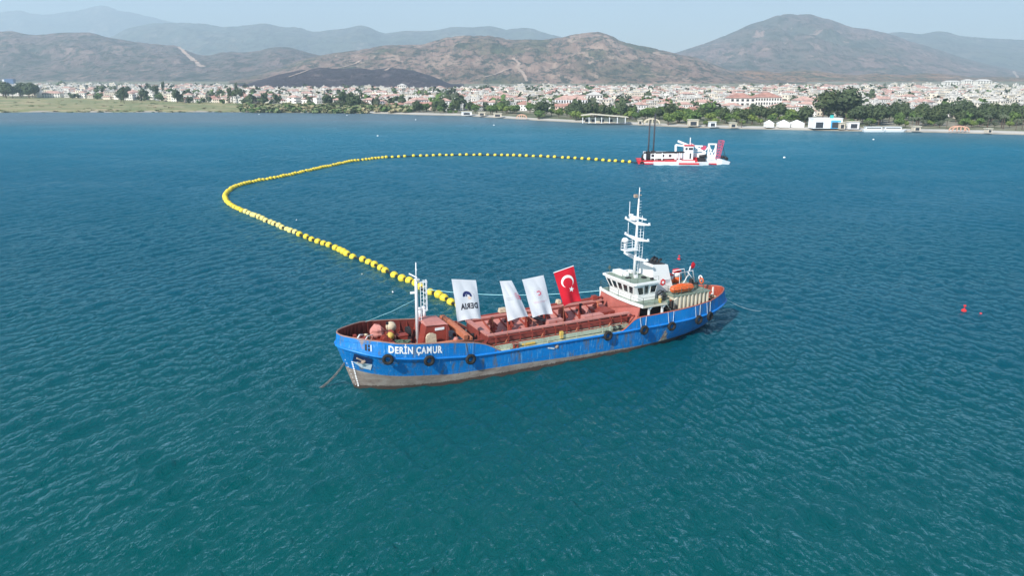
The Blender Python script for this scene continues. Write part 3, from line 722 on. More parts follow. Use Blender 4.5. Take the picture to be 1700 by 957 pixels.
for i, (px, py, w, h, lab) in enumerate([(1020, 204, 3, 2.6, 'small cream kiosk just right of the flat pavilion'), (1062, 206.5, 2.2, 2.5, 'narrow cream kiosk left of the cream arch'), (1150, 209, 6, 3.6, 'pale yellow kiosk with a lean roof, mid promenade'), (1182, 210.5, 4, 3, 'white kiosk second from the palms'), (1216, 211.5, 3.6, 2.6, 'white kiosk beside the palms'), (1520, 217, 3.4, 2.4, 'brown doored cream kiosk right of the moored boats'), (1415, 214, 6, 4, 'white shop just right of the event hall'), (1396, 214, 3, 3.4, 'white booth between the event hall and the white shop'), (826, 194, 6, 2.4, 'low white stall with a flat roof left of the small arch'), (775, 191, 8, 2.6, 'long low cream stall farthest left on the promenade'), (800, 192, 5, 2.4, 'low pale stall second from the left on the promenade'), (1640, 220, 2.2, 2, 'small cream booth right of the peach arch')]):
    boxthing('promenade_kiosk', lab, 'kiosk', px, py, w, 3.5, h, M['stone'] if i % 3 else M['whiteplain'], 'kiosks along the promenade', M['canopy'])
# water tower / blue hall at far left
p = unpro(17, 140, 8); r = empty('blue_hall', 'dark blue hall with white end walls above the left tree belt', 'hall', p, .1)
MB().box((0, 0, 8), (26, 14, 16)).build('wall', plain('hall_blue', (.07, .13, .26), .6), r); MB().box((-14, 0, 7), (5, 15, 14)).build('end_wall', M['whiteplain'], r)
p = unpro(66, 162, 1.8); r = empty('round_silo', 'squat white round tower left of the cream meadow house', 'silo', p, 0)
MB().lathe((0, 0, 0), [(3.6, 0), (3.4, 11), (4.6, 12), (4.6, 14.5), (1.5, 16)], 16).build('tower_body', M['facade'], r, smooth=False)

# ------------------------------------------------------------------ trees
def leaf_mat(name, col, dark):
    m, nt, b = new_mat(name)
    oi = nt.nodes.new('ShaderNodeObjectInfo'); g = nt.nodes.new('ShaderNodeTexCoord')
    n1 = nz(nt, g.outputs['Object'], .55, 3, .6)
    c = ramp(nt, n1.outputs[0], [(.35, dark), (.65, col)]).outputs[0]
    c = mix(nt, .6, c, ramp(nt, oi.outputs['Random'], [(0, (.75, .8, .8)), (.5, (1, 1, 1)), (1, (1.0, .93, .7))]).outputs[0], 'MULTIPLY')
    nt.links.new(c, b.inputs['Base Color']); b.inputs['Roughness'].default_value = .8; b.inputs['Specular IOR Level'].default_value = .15
    return m
M['leafg'] = leaf_mat('leaf_green', (.13, .20, .06), (.07, .12, .035)); M['leafd'] = leaf_mat('leaf_dark', (.095, .125, .06), (.055, .078, .038)); M['leafy'] = leaf_mat('leaf_light', (.20, .26, .07), (.11, .16, .04)); M['leafo'] = leaf_mat('leaf_olive', (.14, .16, .10), (.08, .10, .06))
M['bark'] = plain('tree_bark', (.14, .10, .075), .9, .2, 2)
def crown_geo(rx, rz, cz, n, leaf, seed, lobes=7, flat=1.0):
    g = np.random.default_rng(seed)
    L = []
    for i in range(lobes):
        a = g.random() * 6.28; rr = rx * .55 * g.random() ** .5
        L.append((rr * math.cos(a), rr * math.sin(a), cz + rz * g.uniform(-.5, .55) * flat, rx * g.uniform(.42, .68)))
    V = np.zeros((n * 4, 3)); F = np.arange(n * 4).reshape(-1, 4)
    for i in range(n):
        l = L[g.integers(lobes)]; d = g.normal(size=3); d /= np.linalg.norm(d)
        c = np.array(l[:3]) + d * l[3] * np.array([1, 1, rz / rx * .95]) * g.uniform(.72, 1.05)
        t = np.cross(d + g.normal(0, .5, 3), g.normal(size=3)); t /= np.linalg.norm(t); u = np.cross(d, t); u /= np.linalg.norm(u) + 1e-6
        s = leaf * g.uniform(.6, 1.3)
        V[i * 4:i * 4 + 4] = [c - t * s - u * s * .7, c + t * s - u * s * .7, c + t * s * .8 + u * s * .7 + d * s * .3, c - t * s * .8 + u * s * .7 + d * s * .3]
    return V, F
TREES = []
def tree_proto(kind, name, cat):
    r = bpy.data.objects.new(name, None); COL.objects.link(r); r['category'] = cat
    t = MB()
    if kind == 'palm':
        t.tube([(0, 0, 0), (.15, .05, 2.5), (.1, 0, 5), (.25, 0, 7)], [.28, .2, .18, .2], 6).build('trunk', M['bark'], r)
        mb = MB()
        for i in range(16):
            a = i * 2.4; el = random.uniform(-.1, .9); pts = []
            for k in range(5):
                s = k / 4; rr = 2.2 * s; z = 7 + 1.2 * math.sin(el) * s * 1.6 - 1.7 * s * s
                pts.append(Vector((.25 + rr * math.cos(a), rr * math.sin(a), z)))
            n = Vector((-math.sin(a), math.cos(a), 0)) * .42
            for k in range(4):
                w0 = n * (1 - .2 * k); w1 = n * (1 - .2 * (k + 1)); dz = Vector((0, 0, -.22))
                mb.add([pts[k], pts[k + 1], pts[k + 1] + w1 + dz, pts[k] + w0 + dz], [(0, 1, 2, 3)]); mb.add([pts[k], pts[k + 1], pts[k + 1] - w1 + dz, pts[k] - w0 + dz], [(0, 1, 2, 3)])
        mb.build('crown', M['leafo'], r)
        return r
    spec = dict(round=(3.6, 2.9, 4.9, 420, .48, 'leafg', 1), dark=(4.2, 4.6, 6.6, 620, .5, 'leafd', 2), light=(3.4, 2.3, 4.0, 400, .45, 'leafy', 3), cypress=(1.9, 5.2, 6.6, 420, .42, 'leafd', 4), olive=(3.0, 2.2, 3.7, 340, .42, 'leafo', 5), bush=(2.0, 1.1, 1.2, 220, .36, 'leafg', 6))[kind]
    V, F = crown_geo(spec[0], spec[1], spec[2], spec[3], spec[4], spec[6], 9 if kind != 'cypress' else 6, 1.0 if kind != 'cypress' else 1.4)
    np_mesh('crown', V, F, M[spec[5]], parent=r)
    h = spec[2]
    t.tube([(0, 0, -.3), (.05, .03, h * .4), (0, .1, h * .95)], [.3, .22, .1], 6)
    for k in range(4):
        a = k * 1.7; t.tube([(0, 0, h * .42), (spec[0] * .5 * math.cos(a), spec[0] * .5 * math.sin(a), h * .95)], [.13, .05], 5)
    t.build('trunk', M['bark'], r)
    return r
PROTO_T = {}
def put_tree(kind, P, s, label, cat, group, name):
    key = (kind, name)
    if kind not in PROTO_T:
        o = tree_proto(kind, name, cat); PROTO_T[kind] = (o, [c for c in COL.objects if c.parent == o])
    else:
        o0, ch = PROTO_T[kind]; o = o0.copy(); o.name = name; COL.objects.link(o)
        for c0 in ch: c = c0.copy(); COL.objects.link(c); c.parent = o
    o.location = P; o.rotation_euler = (0, 0, random.random() * 6.28); o.scale = (s * random.uniform(.85, 1.2), s * random.uniform(.85, 1.2), s)
    tag(o, label, cat, group)
NT = 0
LMK = [(60, 'left end of the meadow'), (240, 'houses behind the meadow'), (420, 'white blocks where the reeds begin'), (560, 'tall reeds'), (720, 'end of the reeds'), (785, 'low cream stall'), (840, 'small red-trimmed arch'), (900, 'gap beside the columned hotel'), (955, 'columned hotel'), (1003, 'flat white pavilion'), (1050, 'narrow cream kiosk'), (1095, 'cream arch'), (1150, 'pale yellow kiosk'),
       (1185, 'second white kiosk'), (1225, 'big hotel left wing'), (1270, 'big hotel right wing'), (1310, 'white marquee tents'), (1369, 'white and blue event hall'), (1415, 'white shop'), (1465, 'two moored tour boats'), (1520, 'brown doored kiosk'), (1560, 'gap before the peach arch'), (1592, 'peach arch'), (1640, 'small cream booth'), (1690, 'right end of the promenade')]
def lmk(x): return min(LMK, key=lambda q: abs(q[0] - x))[1]
def belt(x0, x1, ylo, yhi, n, kinds, smin, smax, area):
    global NT
    for _ in range(n):
        x = random.uniform(x0, x1); y = random.uniform(ylo, yhi) if not callable(ylo) else ylo(x)
        P = unpro(x, y, 1.2)
        if P.y - shore_y(P.x / P.y) < 4: continue
        P.z = ground_z(P.x, P.y) - .1
        k = random.choice(kinds); NT += 1
        lab = dict(round='rounded mid-green broadleaf tree', dark='tall dark green spreading tree', light='low light-green spreading tree', cypress='narrow dark columnar tree', olive='small grey-green tree', palm='slim palm with a tufted grey-green head', bush='low green shrub')[k]
        nm = dict(round='broadleaf_tree', dark='dark_tree', light='light_green_tree', cypress='cypress_tree', olive='olive_tree', palm='palm_tree', bush='shrub')[k]
        put_tree(k, P, random.uniform(smin, smax), f'{lab} by the {lmk(x)}', 'shrub' if k == 'bush' else 'palm' if k == 'palm' else 'tree', f'{nm.replace("_", " ")}s {area}', nm)
belt(1360, 1412, 196, 199, 7, ['dark'], 1.6, 2.1, 'in the big dark clump behind the event hall')
belt(1412, 1700, 196, 209, 92, ['dark', 'dark', 'round'], .75, 1.2, 'in the dark wood on the right shore')
belt(1412, 1700, 208, 213, 26, ['light', 'round', 'olive'], .55, .8, 'along the right promenade')
belt(1495, 1700, 213, 218, 11, ['palm'], .8, 1.1, 'on the right promenade')
belt(1100, 1345, 196, 207, 66, ['round', 'light', 'round', 'light', 'dark'], .7, 1.1, 'between the red-roofed hotel and the quay')
belt(1100, 1270, 206, 210, 16, ['palm', 'olive', 'light'], .55, .8, 'on the middle promenade')
belt(880, 1100, 191, 200, 58, ['round', 'round', 'dark', 'light'], .7, 1.1, 'in front of the columned hotel')
belt(965, 1050, 192, 196, 8, ['light'], .9, 1.2, 'straight behind the flat pavilion')
belt(780, 880, 187.5, 192, 20, ['light', 'round'], .8, 1.15, 'in the bright green clump before the terrace')
belt(690, 780, 184, 189, 26, ['round', 'dark', 'olive', 'bush'], .7, 1.0, 'left of the bright green clump')
belt(535, 605, 178, 183, 16, ['dark', 'cypress', 'olive'], 1.0, 1.35, 'in the tall grove behind the reeds')
belt(0, 62, 160, 165, 18, ['dark'], 1.4, 2.0, 'in the dark wood at the left end of the meadow')
belt(150, 480, 160, 172, 26, ['dark', 'cypress', 'round'], 1.1, 1.6, 'among the meadow houses')
print('trees', NT)
# far trees and scrub: one mass
def tree_mass(name, items, mats, label):
    Vl, Fl, Ml = [], [], []; off = 0
    base = [crown_geo(1.0, .85, 1.0, 46, .30, 20 + i, 5) for i in range(4)]
    for (x, y, z, s, sz, m) in items:
        V, F = base[random.randrange(4)]; a = random.random() * 6.28; c, sn = math.cos(a), math.sin(a)
        W = V.copy(); W[:, 0], W[:, 1] = (V[:, 0] * c - V[:, 1] * sn) * s, (V[:, 0] * sn + V[:, 1] * c) * s; W[:, 2] = V[:, 2] * sz
        Vl.append(W + [x, y, z]); Fl.append(F + off); Ml.append(np.full(len(F), m)); off += len(V)
    tag(np_mesh(name, np.concatenate(Vl), np.concatenate(Fl), mats, np.concatenate(Ml)), label, 'trees', kind='stuff')
items = []
for _ in range(2600):
    x = random.uniform(-220, 1920); yf, yb = itp(x, FRONT) + 1, itp(x, BACK) - 2
    y = yb + (yf - yb) * random.random() ** .9
    dens = noise.noise(Vector((x * .018, y * .16, 9.2)))
    if dens < -.05 and random.random() < .75: continue
    z = 2
    for it in range(4): P = unpro(x, max(y, 132), z); z = ground_z(P.x, P.y)
    if P.y > 3200 or abs((unpro(x, y, z) - P).y) > 60 or P.y - shore_y(P.x / P.y) < 40: continue
    s = random.uniform(2.5, 5.0) * (1.35 if dens > .2 else 1)
    items.append((P.x, P.y, z - .3, s, s * random.uniform(.8, 1.25), random.choice([0, 0, 0, 1, 2])))
tree_mass('distant_trees', items, [M['leafd'], M['leafg'], M['leafo']], 'scattered far trees between the houses of the plain')
items = []
for _ in range(1500):                                # reeds and scrub along the left shore
    x = random.uniform(-150, 690)
    if x > 400: y = random.uniform(177.5, 184.5) + (x - 400) * .008
    else: y = random.choice([random.uniform(166, 182.5), itp(x, [(0, 184.5), (400, 184)]) - abs(random.gauss(0, .6))])
    if x < 400 and random.random() < .8: continue
    P = unpro(x, y, 1.2); s = random.uniform(1.1, 2.4) * (1.5 if x > 400 else .75)
    items.append((P.x, P.y, ground_z(P.x, P.y) - .2, s * 1.5, s * (.8 if x > 400 else .35), random.choice([0, 1, 2, 2, 1, 3]) if x > 400 else random.choice([2, 1, 2, 3, 3])))
M['reed'] = leaf_mat('reed', (.34, .33, .18), (.24, .23, .12)); M['reedg'] = leaf_mat('reed_green', (.22, .27, .12), (.15, .19, .08)); M['reedt'] = leaf_mat('reed_tan', (.44, .37, .22), (.34, .28, .15))
tree_mass('reeds', items, [M['leafg'], M['reed'], M['reedg'], M['reedt']], 'reeds and scrub growing along the left shore and meadow')

#@@FLOATS
# ------------------------------------------------------------------ floating pipeline
PL = [(768, 509.5), (755, 504), (740, 496), (724, 489), (704, 480), (685, 469), (661, 459), (638, 448), (609, 435), (583, 424), (552, 410), (520, 398), (489, 386), (449, 369), (424, 358.6), (396, 347), (380, 337.5), (373.5, 327), (378, 318), (392, 309.5), (420, 302), (460, 294.5), (500, 286), (540, 277), (580, 268.5), (610, 264.5), (640, 261.5), (700, 258.5), (770, 257), (850, 258), (920, 260.5), (980, 264.5), (1045, 269), (1062, 270)]
pp = [unpro(x, y, .25) + Vector((.18 * math.sin(i * 2.7), .2 * math.sin(i * 4.1), 0)) * (0 < i < 14) for i, (x, y) in enumerate(PL)]
def catmull(P, n=14):
    out = []
    for i in range(len(P) - 1):
        p0, p1, p2, p3 = P[max(i - 1, 0)], P[i], P[i + 1], P[min(i + 2, len(P) - 1)]
        for k in range(n):
            t = k / n; out.append(.5 * ((2 * p1) + (p2 - p0) * t + (2 * p0 - 5 * p1 + 4 * p2 - p3) * t * t + (3 * p1 - p0 - 3 * p2 + p3) * t ** 3))
    return out + [P[-1]]
cur = catmull(pp)
MBp = MB().tube([p + Vector((0, 0, -.05)) for p in cur], .17, 7)
tag(MBp.build('floating_pipeline', M['pipe'], smooth=True), 'thin black floating pipe curving from the blue ship to the red and white dredger', 'pipe')
arc = [0]
for a, b in zip(cur[:-1], cur[1:]): arc.append(arc[-1] + (b - a).length)
def at_arc(s):
    i = max(0, min(len(arc) - 2, int(np.searchsorted(arc, s)) - 1)); t = (s - arc[i]) / max(1e-6, arc[i + 1] - arc[i])
    return cur[i].lerp(cur[i + 1], t), (cur[i + 1] - cur[i]).normalized()
def proj_x(P):
    c, s = math.cos(PITCH), math.sin(PITCH); d = P - cam.location
    return 850 + F_PX * d.x / (d.y * c - d.z * s)
spos = []; s = .6; seg = 0
while s < arc[-1] - 3:
    P, _ = at_arc(s); x = proj_x(P); spos.append(s)
    if x > 640 and s > 150: st = random.choice([2.4, 2.5, 2.6, 3.0])
    elif s > 104: st = random.choice([1.5, 1.6, 1.7])
    elif s > 60: st = random.choice([2.0, 2.1, 2.3])
    else: st = random.choice([1.85, 2.0, 2.3, 2.5])
    seg += 1
    if seg % (5 if s < 60 else 11) == 0: st += 1.1 if s < 100 else .5
    s += st
flt = None
for i, s in enumerate(spos):
    P, T = at_arc(s)
    if flt is None:
        flt = bpy.data.objects.new('pipe_float', None); COL.objects.link(flt)
        prof = [(.22, -.62), (.36, -.585), (.50, -.46), (.60, -.26), (.645, -.04), (.62, 0), (.645, .04), (.60, .26), (.50, .46), (.36, .585), (.22, .62)]
        mb = MB().lathe((0, 0, 0), prof, 22, 'X'); mb.torus((.63, 0, 0), .22, .035, 16, 6, 'X', 1); mb.torus((-.63, 0, 0), .22, .035, 16, 6, 'X', 1)
        body = mb.build('float_body', [M['yellow'], M['pipe']], flt, smooth=True)
        body2 = body.data.copy(); body2.materials[0] = M['yellow2']
        hose = MB().lathe((0, 0, 0), [(.17, -.85), (.17, .85)], 12, 'X').build('pipe_sleeve', M['pipe'], flt, smooth=True); o = flt; fch = [body, hose]
    else:
        o = flt.copy(); COL.objects.link(o)
        for c0 in fch:
            c = c0.copy(); COL.objects.link(c); c.parent = o
            if c0 is body and 60 < s < 90 + 2 * (i % 5): c.data = body2
    x = proj_x(P)
    o.location = P + Vector((random.uniform(-.08, .08), random.uniform(-.08, .08), random.uniform(-.12, .10))); o.rotation_euler = (random.uniform(-.4, .4), random.uniform(-.10, .10), math.atan2(T.y, T.x) + random.gauss(0, .09))
    k = .92 + random.random() * .1; o.scale = (k, k, k)
    o['run_m'] = float(s); where = 'nearest the blue ship' if s < 14 else 'on the straight near run of the pipeline' if s < 62 else 'on the near run below the left bend' if s < 108 else 'packed round the left bend of the pipeline' if s < 150 else 'on the far run right after the left bend' if x < 640 else 'on the far level run leading to the dredger'
    tag(o, f'round yellow pipe float {where}', 'float', f'yellow floats {where}')
# small marker buoys
def buoy(px, py, r, label, mat, top=True, group='small red buoys'):
    p = unpro(px, py, 0); o = empty('marker_buoy', label, 'buoy', (p.x, p.y, 0), 0, group)
    MB().lathe((0, 0, 0), [(r * .3, -r * .7), (r * .8, -.3 * r), (r, .15 * r), (r * .75, r * .75), (r * .25, r), (.0001, r * 1.02)], 14).build('buoy_body', mat, o, smooth=True)
    if top: MB().tube([(0, 0, r * .8), (.03, 0, r * 2.2)], .05, 6).build('pole', M['redplain'], o); MB().box((.03, 0, r * 2.2), (.22, .22, .22)).build('topmark', M['redplain'], o)
buoy(1127, 431, .28, 'red buoy in the water behind the ship funnel', M['redplain']); buoy(1600, 517, .34, 'larger one of the two red buoys at the right', M['redplain']); buoy(1628, 522, .2, 'smaller one of the two red buoys at the right', M['redplain'], False)
for px, py, lab in [(627, 226, 'small white buoy beyond the far run of floats'), (690, 199, 'tiny white buoy near the far shore, right of the reeds'), (576, 191.5, 'tiny white buoy off the end of the reeds'), (820, 208, 'tiny white buoy below the small arch'), (430, 190, 'tiny white buoy off the meadow'), (1302, 262, 'tiny white buoy right of the dredger'), (1450, 232, 'tiny white buoy below the moored boats')]:
    buoy(px, py, .45, lab, M['whiteplain'], False, 'small white buoys')
p = unpro(509, 187.5, 0); r = empty('motor_boat', 'small white motor boat moored in front of the reeds', 'boat', (p.x, p.y, 0), .05)
MB().add([(-2.6, -1, .8), (1.6, -1, .8), (3, 0, 1), (1.6, 1, .8), (-2.6, 1, .8), (-2.4, -.7, -.3), (1.3, -.6, -.3), (2.3, 0, -.3), (1.3, .6, -.3), (-2.4, .7, -.3)], [(0, 1, 6, 5), (1, 2, 7, 6), (2, 3, 8, 7), (3, 4, 9, 8), (4, 0, 5, 9), (4, 3, 2, 1, 0)]).build('hull', M['whiteplain'], r); MB().box((-.3, 0, 1.4), (2.4, 1.5, 1.2), tap=.8).build('cabin', M['whiteplain'], r)

#@@DREDGER
# ------------------------------------------------------------------ dredger (local x to the right along the view, y away)
dl = unpro(1057, 271, 0); dr_ = unpro(1208, 272.5, 0); dw = (dr_ - dl); DA = math.atan2(dw.y, dw.x); Ld = dw.length
D = empty('cutter_dredger', 'red and white cutter suction dredger with two tall dark spuds', 'dredger', (dl.x, dl.y, 0), DA)
K = Ld / 151.0                                  # metres per photo pixel out there
def dx(px): return (px - 1057) * K
def hullbox(name, x0, x1, y0, y1, z0, z1, mat, bev=.5):
    return MB().add([(x0 + bev, y0, z0), (x1 - bev, y0, z0), (x1 - bev, y1, z0), (x0 + bev, y1, z0), (x0, y0, z1), (x1, y0, z1), (x1, y1, z1), (x0, y1, z1)],
                    [(0, 3, 2, 1), (4, 5, 6, 7), (0, 1, 5, 4), (1, 2, 6, 5), (2, 3, 7, 6), (3, 0, 4, 7)]).build(name, mat, D)
hullbox('aft_pontoon', dx(1057), dx(1103), -2.5, 6.5, -.6, 1.25, M['dredgered'])
h_ = hullbox('main_hull', dx(1066), dx(1158), -1.5, 6.5, -.6, 1.25, M['dredgered'])
MB().box((dx(1084), -2.53, .55), (dx(1100) - dx(1068), .1, .28)).build('white_stripe', M['dredgewhite'], D)
hullbox('ladder_pontoon', dx(1168), dx(1196), -1.2, 5.5, -.6, 1.5, M['dredgewhite'])
MB().box((dx(1180), -1.24, .15), (dx(1195) - dx(1168), .1, .5)).build('red_stripe', M['dredgered'], D)
mb = MB().add([(dx(1188), -2.2, 2.1), (dx(1196), -2.2, 1.9), (dx(1211), -1.2, .9), (dx(1211), .5, .9), (dx(1188), 1.2, 2.1), (dx(1189), -2, -.3), (dx(1197), -2, -.3), (dx(1209), -1, -.3), (dx(1209), .3, -.3), (dx(1189), 1, -.3)],
              [(0, 1, 6, 5), (1, 2, 7, 6), (2, 3, 8, 7), (3, 4, 9, 8), (4, 0, 5, 9), (4, 3, 2, 1, 0), (5, 6, 7, 8, 9)]); mb.build('bow_float', M['dredgewhite'], D)
MB().box((dx(1101), 3.8, 2.6), (dx(1133) - dx(1069), 4.2, 2.2)).build('engine_house', M['dredgewhite'], D)
for px in (1074, 1084, 1101, 1113, 1122): MB().box((dx(px), 1.66, 2.6), (.9, .08, .9)).build('window', M['winrow'], D)
mb = MB().tube([(dx(1065), -1.9, 1.0), (dx(1065.5), -1.9, 3.0), (dx(1068), -1.8, 3.9), (dx(1090), -1.6, 3.95), (dx(1136), -1.4, 4.2), (dx(1138), -1.2, 3.3)], .33, 10); mb.build('discharge_pipe', M['pipe'], D, smooth=True)
for px in (1070, 1086, 1098, 1126): MB().box((dx(px), -1.8, 2.7), (.4, .5, 2.6), tap=.6).build('pipe_support', M['dredgewhite'], D)
for px, y, h, nm in ((1076, 2.2, 15.0, 'spud'), (1085.5, 4.5, 17.2, 'spud')):
    s_ = MB().tube([(dx(px), y, -3), (dx(px) + .15, y, h)], .27, 10).build(nm, M['spud'], D, smooth=True)
    MB().box((dx(px), y, 2.6), (1.6, 1.4, 2.8)).build('spud_guide', M['dark'], s_)
for px in (1072, 1080, 1090): MB().tube([(dx(px), -1.2, 1.3), (dx(px), -1.2, 3.4)], .1, 6).build('post', M['dredgewhite'], D)
# gantry and control cabin
MB().tube([(dx(1121), -1, 1.5), (dx(1120), -1, 6.6)], .42, 8).build('gantry_leg', M['dredgewhite'], D)
MB().beam((dx(1119.5), -1, 6.7), (dx(1135), -1, 6.3), .6, .6).build('gantry_beam', M['dredgewhite'], D)
MB().beam((dx(1124), 1, 7.9), (dx(1148), 1, 5.9), .6, .7).build('crane_jib', M['dredgewhite'], D)
MB().beam((dx(1146), 1.5, 6.9), (dx(1172), 1.5, 3.6), .6, .7).build('crane_boom', M['dredgewhite'], D)
MB().box((dx(1141.5), 0, 3.9), (dx(1149) - dx(1134), 3.4, 5.0)).build('cabin', M['dredgewhite'], D)
MB().box((dx(1142), 0, 6.52), (dx(1151) - dx(1134), 3.9, .25)).build('roof', M['dredgered'], D)
for px in (1137.5, 1143, 1146.5): MB().box((dx(px), -1.73, 5.4), (.75, .08, .8)).build('window', M['winrow'], D)
MB().box((dx(1144.5), -1.73, 2.9), (.55, .08, 1.9)).build('door', M['winrow'], D)
MB().tube([(dx(1144), 0, 6.6), (dx(1144), 0, 9.2)], .18, 6).build('mast', M['dredgewhite'], D)
MB().box((dx(1149), 1.8, 1.7), (3.4, 3, 1.0)).build('deck_house', M['dredgered'], D)
MB().box((dx(1160), 2.4, 2.6), (4.5, 2.4, 2.2)).build('winch_housing', M['dredgewhite'], D)
MB().box((dx(1163.5), 0, 1.1), (2.6, 5, 2.2)).build('ladder_well', M['dark'], D)
MB().tube([(dx(1160), -.6, 2.6), (dx(1172), -.6, 2.9)], .55, 10).build('hose', M['dark'], D, smooth=True)
mb = MB().beam((dx(1150), 1.5, 6.2), (dx(1166), 1.5, 6.1), .5, .5).beam((dx(1152), 1.5, 4.4), (dx(1168), 1.5, 4.3), .4, .4)
for a, b in ((1152, 1158), (1158, 1164)): mb.beam((dx(a), 1.5, 4.3), (dx(b), 1.5, 6.1), .25)
mb.build('truss_walkway', M['dredgewhite'], D)
MB().box((dx(1168), 2, 5.5), (1.8, .8, 1.4)).build('sheave_box', M['crimson'], D)
for px in (1174.5, 1186):
    MB().beam((dx(px), -.4, 1.5), (dx(px), -.4, 7.0), .55).build('frame_post', M['dredgewhite'], D)
MB().beam((dx(1173.5), -.4, 7.0), (dx(1187), -.4, 7.0), .5).build('frame_beam', M['dredgewhite'], D)
for a, b in (((1175, 3.2), (1180, 5.2)), ((1180, 3.0), (1186, 6.0)), ((1168, 4.3), (1174.5, 6.2)), ((1175, 6.8), (1180, 3.6))):
    MB().beam((dx(a[0]), -.4, a[1]), (dx(b[0]), -.4, b[1]), .32).build('frame_brace', M['dredgewhite'], D)
MB().box((dx(1180), -.2, 2.5), (dx(1187) - dx(1174), 2, 1.7)).build('winch_platform', M['dredgewhite'], D)
# lattice ladder gantry, leaning forward, crimson
mb = MB(); a0 = Vector((dx(1189), -.8, 2.2)); a1 = Vector((dx(1194.5), -.8, 8.3))
for sx in (-.75, .75):
    for yy in (-1.2, 1.2): mb.beam(a0 + Vector((sx, yy, 0)), a1 + Vector((sx, yy, 0)), .17)
for k in range(7):
    t = k / 6; q = a0.lerp(a1, t); q2 = a0.lerp(a1, min(1, t + 1 / 6))
    mb.beam(q + Vector((-.75, -1.2, 0)), q + Vector((.75, -1.2, 0)), .15); mb.beam(q + Vector((-.75, 1.2, 0)), q + Vector((.75, 1.2, 0)), .12); mb.beam(q + Vector((-.75, -1.2, 0)), q2 + Vector((.75, -1.2, 0)), .12)
mb.build('ladder_gantry', M['crimson'], D)
MB().tube([(dx(1194.5), -.8, 8.2), (dx(1203), -.8, 2.2)], .1, 6).build('hoist_wire', M['dark'], D)
MB().tube([(dx(1195), -1.2, 2.4), (dx(1200), -1.2, 2.7)], .6, 10).build('cutter_head', M['dark'], D, smooth=True)
MB().tube([(dx(1201), -1.4, 2.6), (dx(1206), -1.2, 1.8)], .55, 10).build('suction_hose', M['dark'], D, smooth=True)
for px in (1065, 1104): MB().torus((dx(px), -2.75, .3), .5, .22, 14, 8, 'Y').build('fender', M['rubber'], D, smooth=True)
# service boat alongside
B = empty('service_boat', 'low red and white service boat alongside the dredger', 'boat', D.matrix_basis @ Vector((dx(1126), -4.6, 0)), DA)
hb_ = lambda z, w: [(-9, -w, z), (6.5, -w, z), (10, 0, z + .25), (6.5, w, z), (-9, w, z)]
vs = hb_(1.0, 1.5) + hb_(-.4, 1.2); MB().add(vs, [(0, 1, 6, 5), (1, 2, 7, 6), (2, 3, 8, 7), (3, 4, 9, 8), (4, 0, 5, 9), (4, 3, 2, 1, 0)]).build('hull', M['dredgewhite'], B)
MB().box((3, -1.42, .65), (7, .3, .55)).build('red_band', M['redplain'], B); MB().box((2, 0, 1.35), (6, 1.8, .7)).build('cabin', M['dredgewhite'], B); MB().box((3, 0, 1.75), (5, 1.9, .12)).build('roof', M['redplain'], B)

#@@SHIP
# ------------------------------------------------------------------ the ship: x aft from the stem, -y port (towards the camera), z up
SP = unpro(588, 643, 0); CA, SA = math.cos(SHIP_A), math.sin(SHIP_A)
def L2W(x, y, z=0): return Vector((SP.x + x * CA - y * SA, SP.y + x * SA + y * CA, z))
SH = empty('hopper_ship', 'blue hopper ship with red open hold, white wheelhouse aft and rust-brown waterline', 'ship', SP, SHIP_A)
T_TOP = [(-1.4, 0), (-1.3, .55), (-1.1, 1.0), (-.6, 1.55), (.1, 2.15), (1, 2.85), (1.9, 3.4), (3.3, 4.0), (5.2, 4.25), (8, 4.3), (38, 4.3), (40, 4.2), (42.3, 3.75), (44.1, 2.9), (45.5, 2.1), (46.5, 1.3), (47.1, .65), (47.3, 0)]
T_RUB = [(-1.55, 0), (-1.4, .75), (-1.1, 1.3), (-.5, 2.0), (.5, 2.9), (1.5, 3.5), (3, 4.1), (4.5, 4.25), (7, 4.3), (38, 4.3), (41.5, 3.95), (43.8, 3.15), (45.6, 2.15), (47, 1.1), (47.65, .45), (47.85, 0)]
T_WL = [(0, 0), (.5, .5), (1.4, 1.1), (2.7, 1.85), (4.2, 2.5), (6, 3.1), (9.7, 3.75), (14, 4.0), (22, 4.1), (31, 3.95), (35, 3.5), (38, 2.85), (41, 2.0), (43.5, 1.0), (44.7, .35), (45, 0)]
T_BOT = [(.5, 0), (2, .7), (5, 1.9), (9.7, 3.2), (14, 3.8), (30, 3.8), (35, 2.8), (40, 1.2), (43, .1), (43.5, 0)]
ZR = [(-1.55, 4.78), (-.5, 4.62), (1.5, 4.2), (4.5, 3.68), (7, 3.32), (11, 2.86), (14.3, 2.76), (27, 2.62), (34, 2.62), (38, 2.68), (42, 2.8), (45, 2.9), (47.9, 2.95)]
ZT = [(-1.4, 5.9), (0, 5.75), (1.9, 5.56), (3.3, 5.3), (5.2, 5.05), (8.8, 4.65), (11.2, 4.24), (12.0, 4.03), (12.7, 3.78), (13.4, 3.42), (14.0, 3.0), (14.35, 2.78)]
ZTA = [(29.2, 2.68), (29.7, 2.9), (30.3, 3.35), (30.9, 3.75), (31.5, 3.93), (32.2, 3.96), (34, 3.97), (36.7, 4.04), (40.4, 4.25), (44, 4.35), (47.3, 4.5)]
ZB = [(-.7, 2.45), (.3, 2.2), (1.2, 1.95), (2.7, 1.7), (4.2, 1.55), (6, 1.42), (8.8, 1.14), (13, 1.09), (16, 1.05), (23, .76), (27, .64), (34, .42), (40, .35), (45.5, .32)]
def tt(n): return [(1 - math.cos(PI * i / n)) / 2 for i in range(n + 1)]
NS = 120; TS = tt(NS)
def plan(tab, t):
    x = tab[0][0] + (tab[-1][0] - tab[0][0]) * t; return x, itp(x, tab)
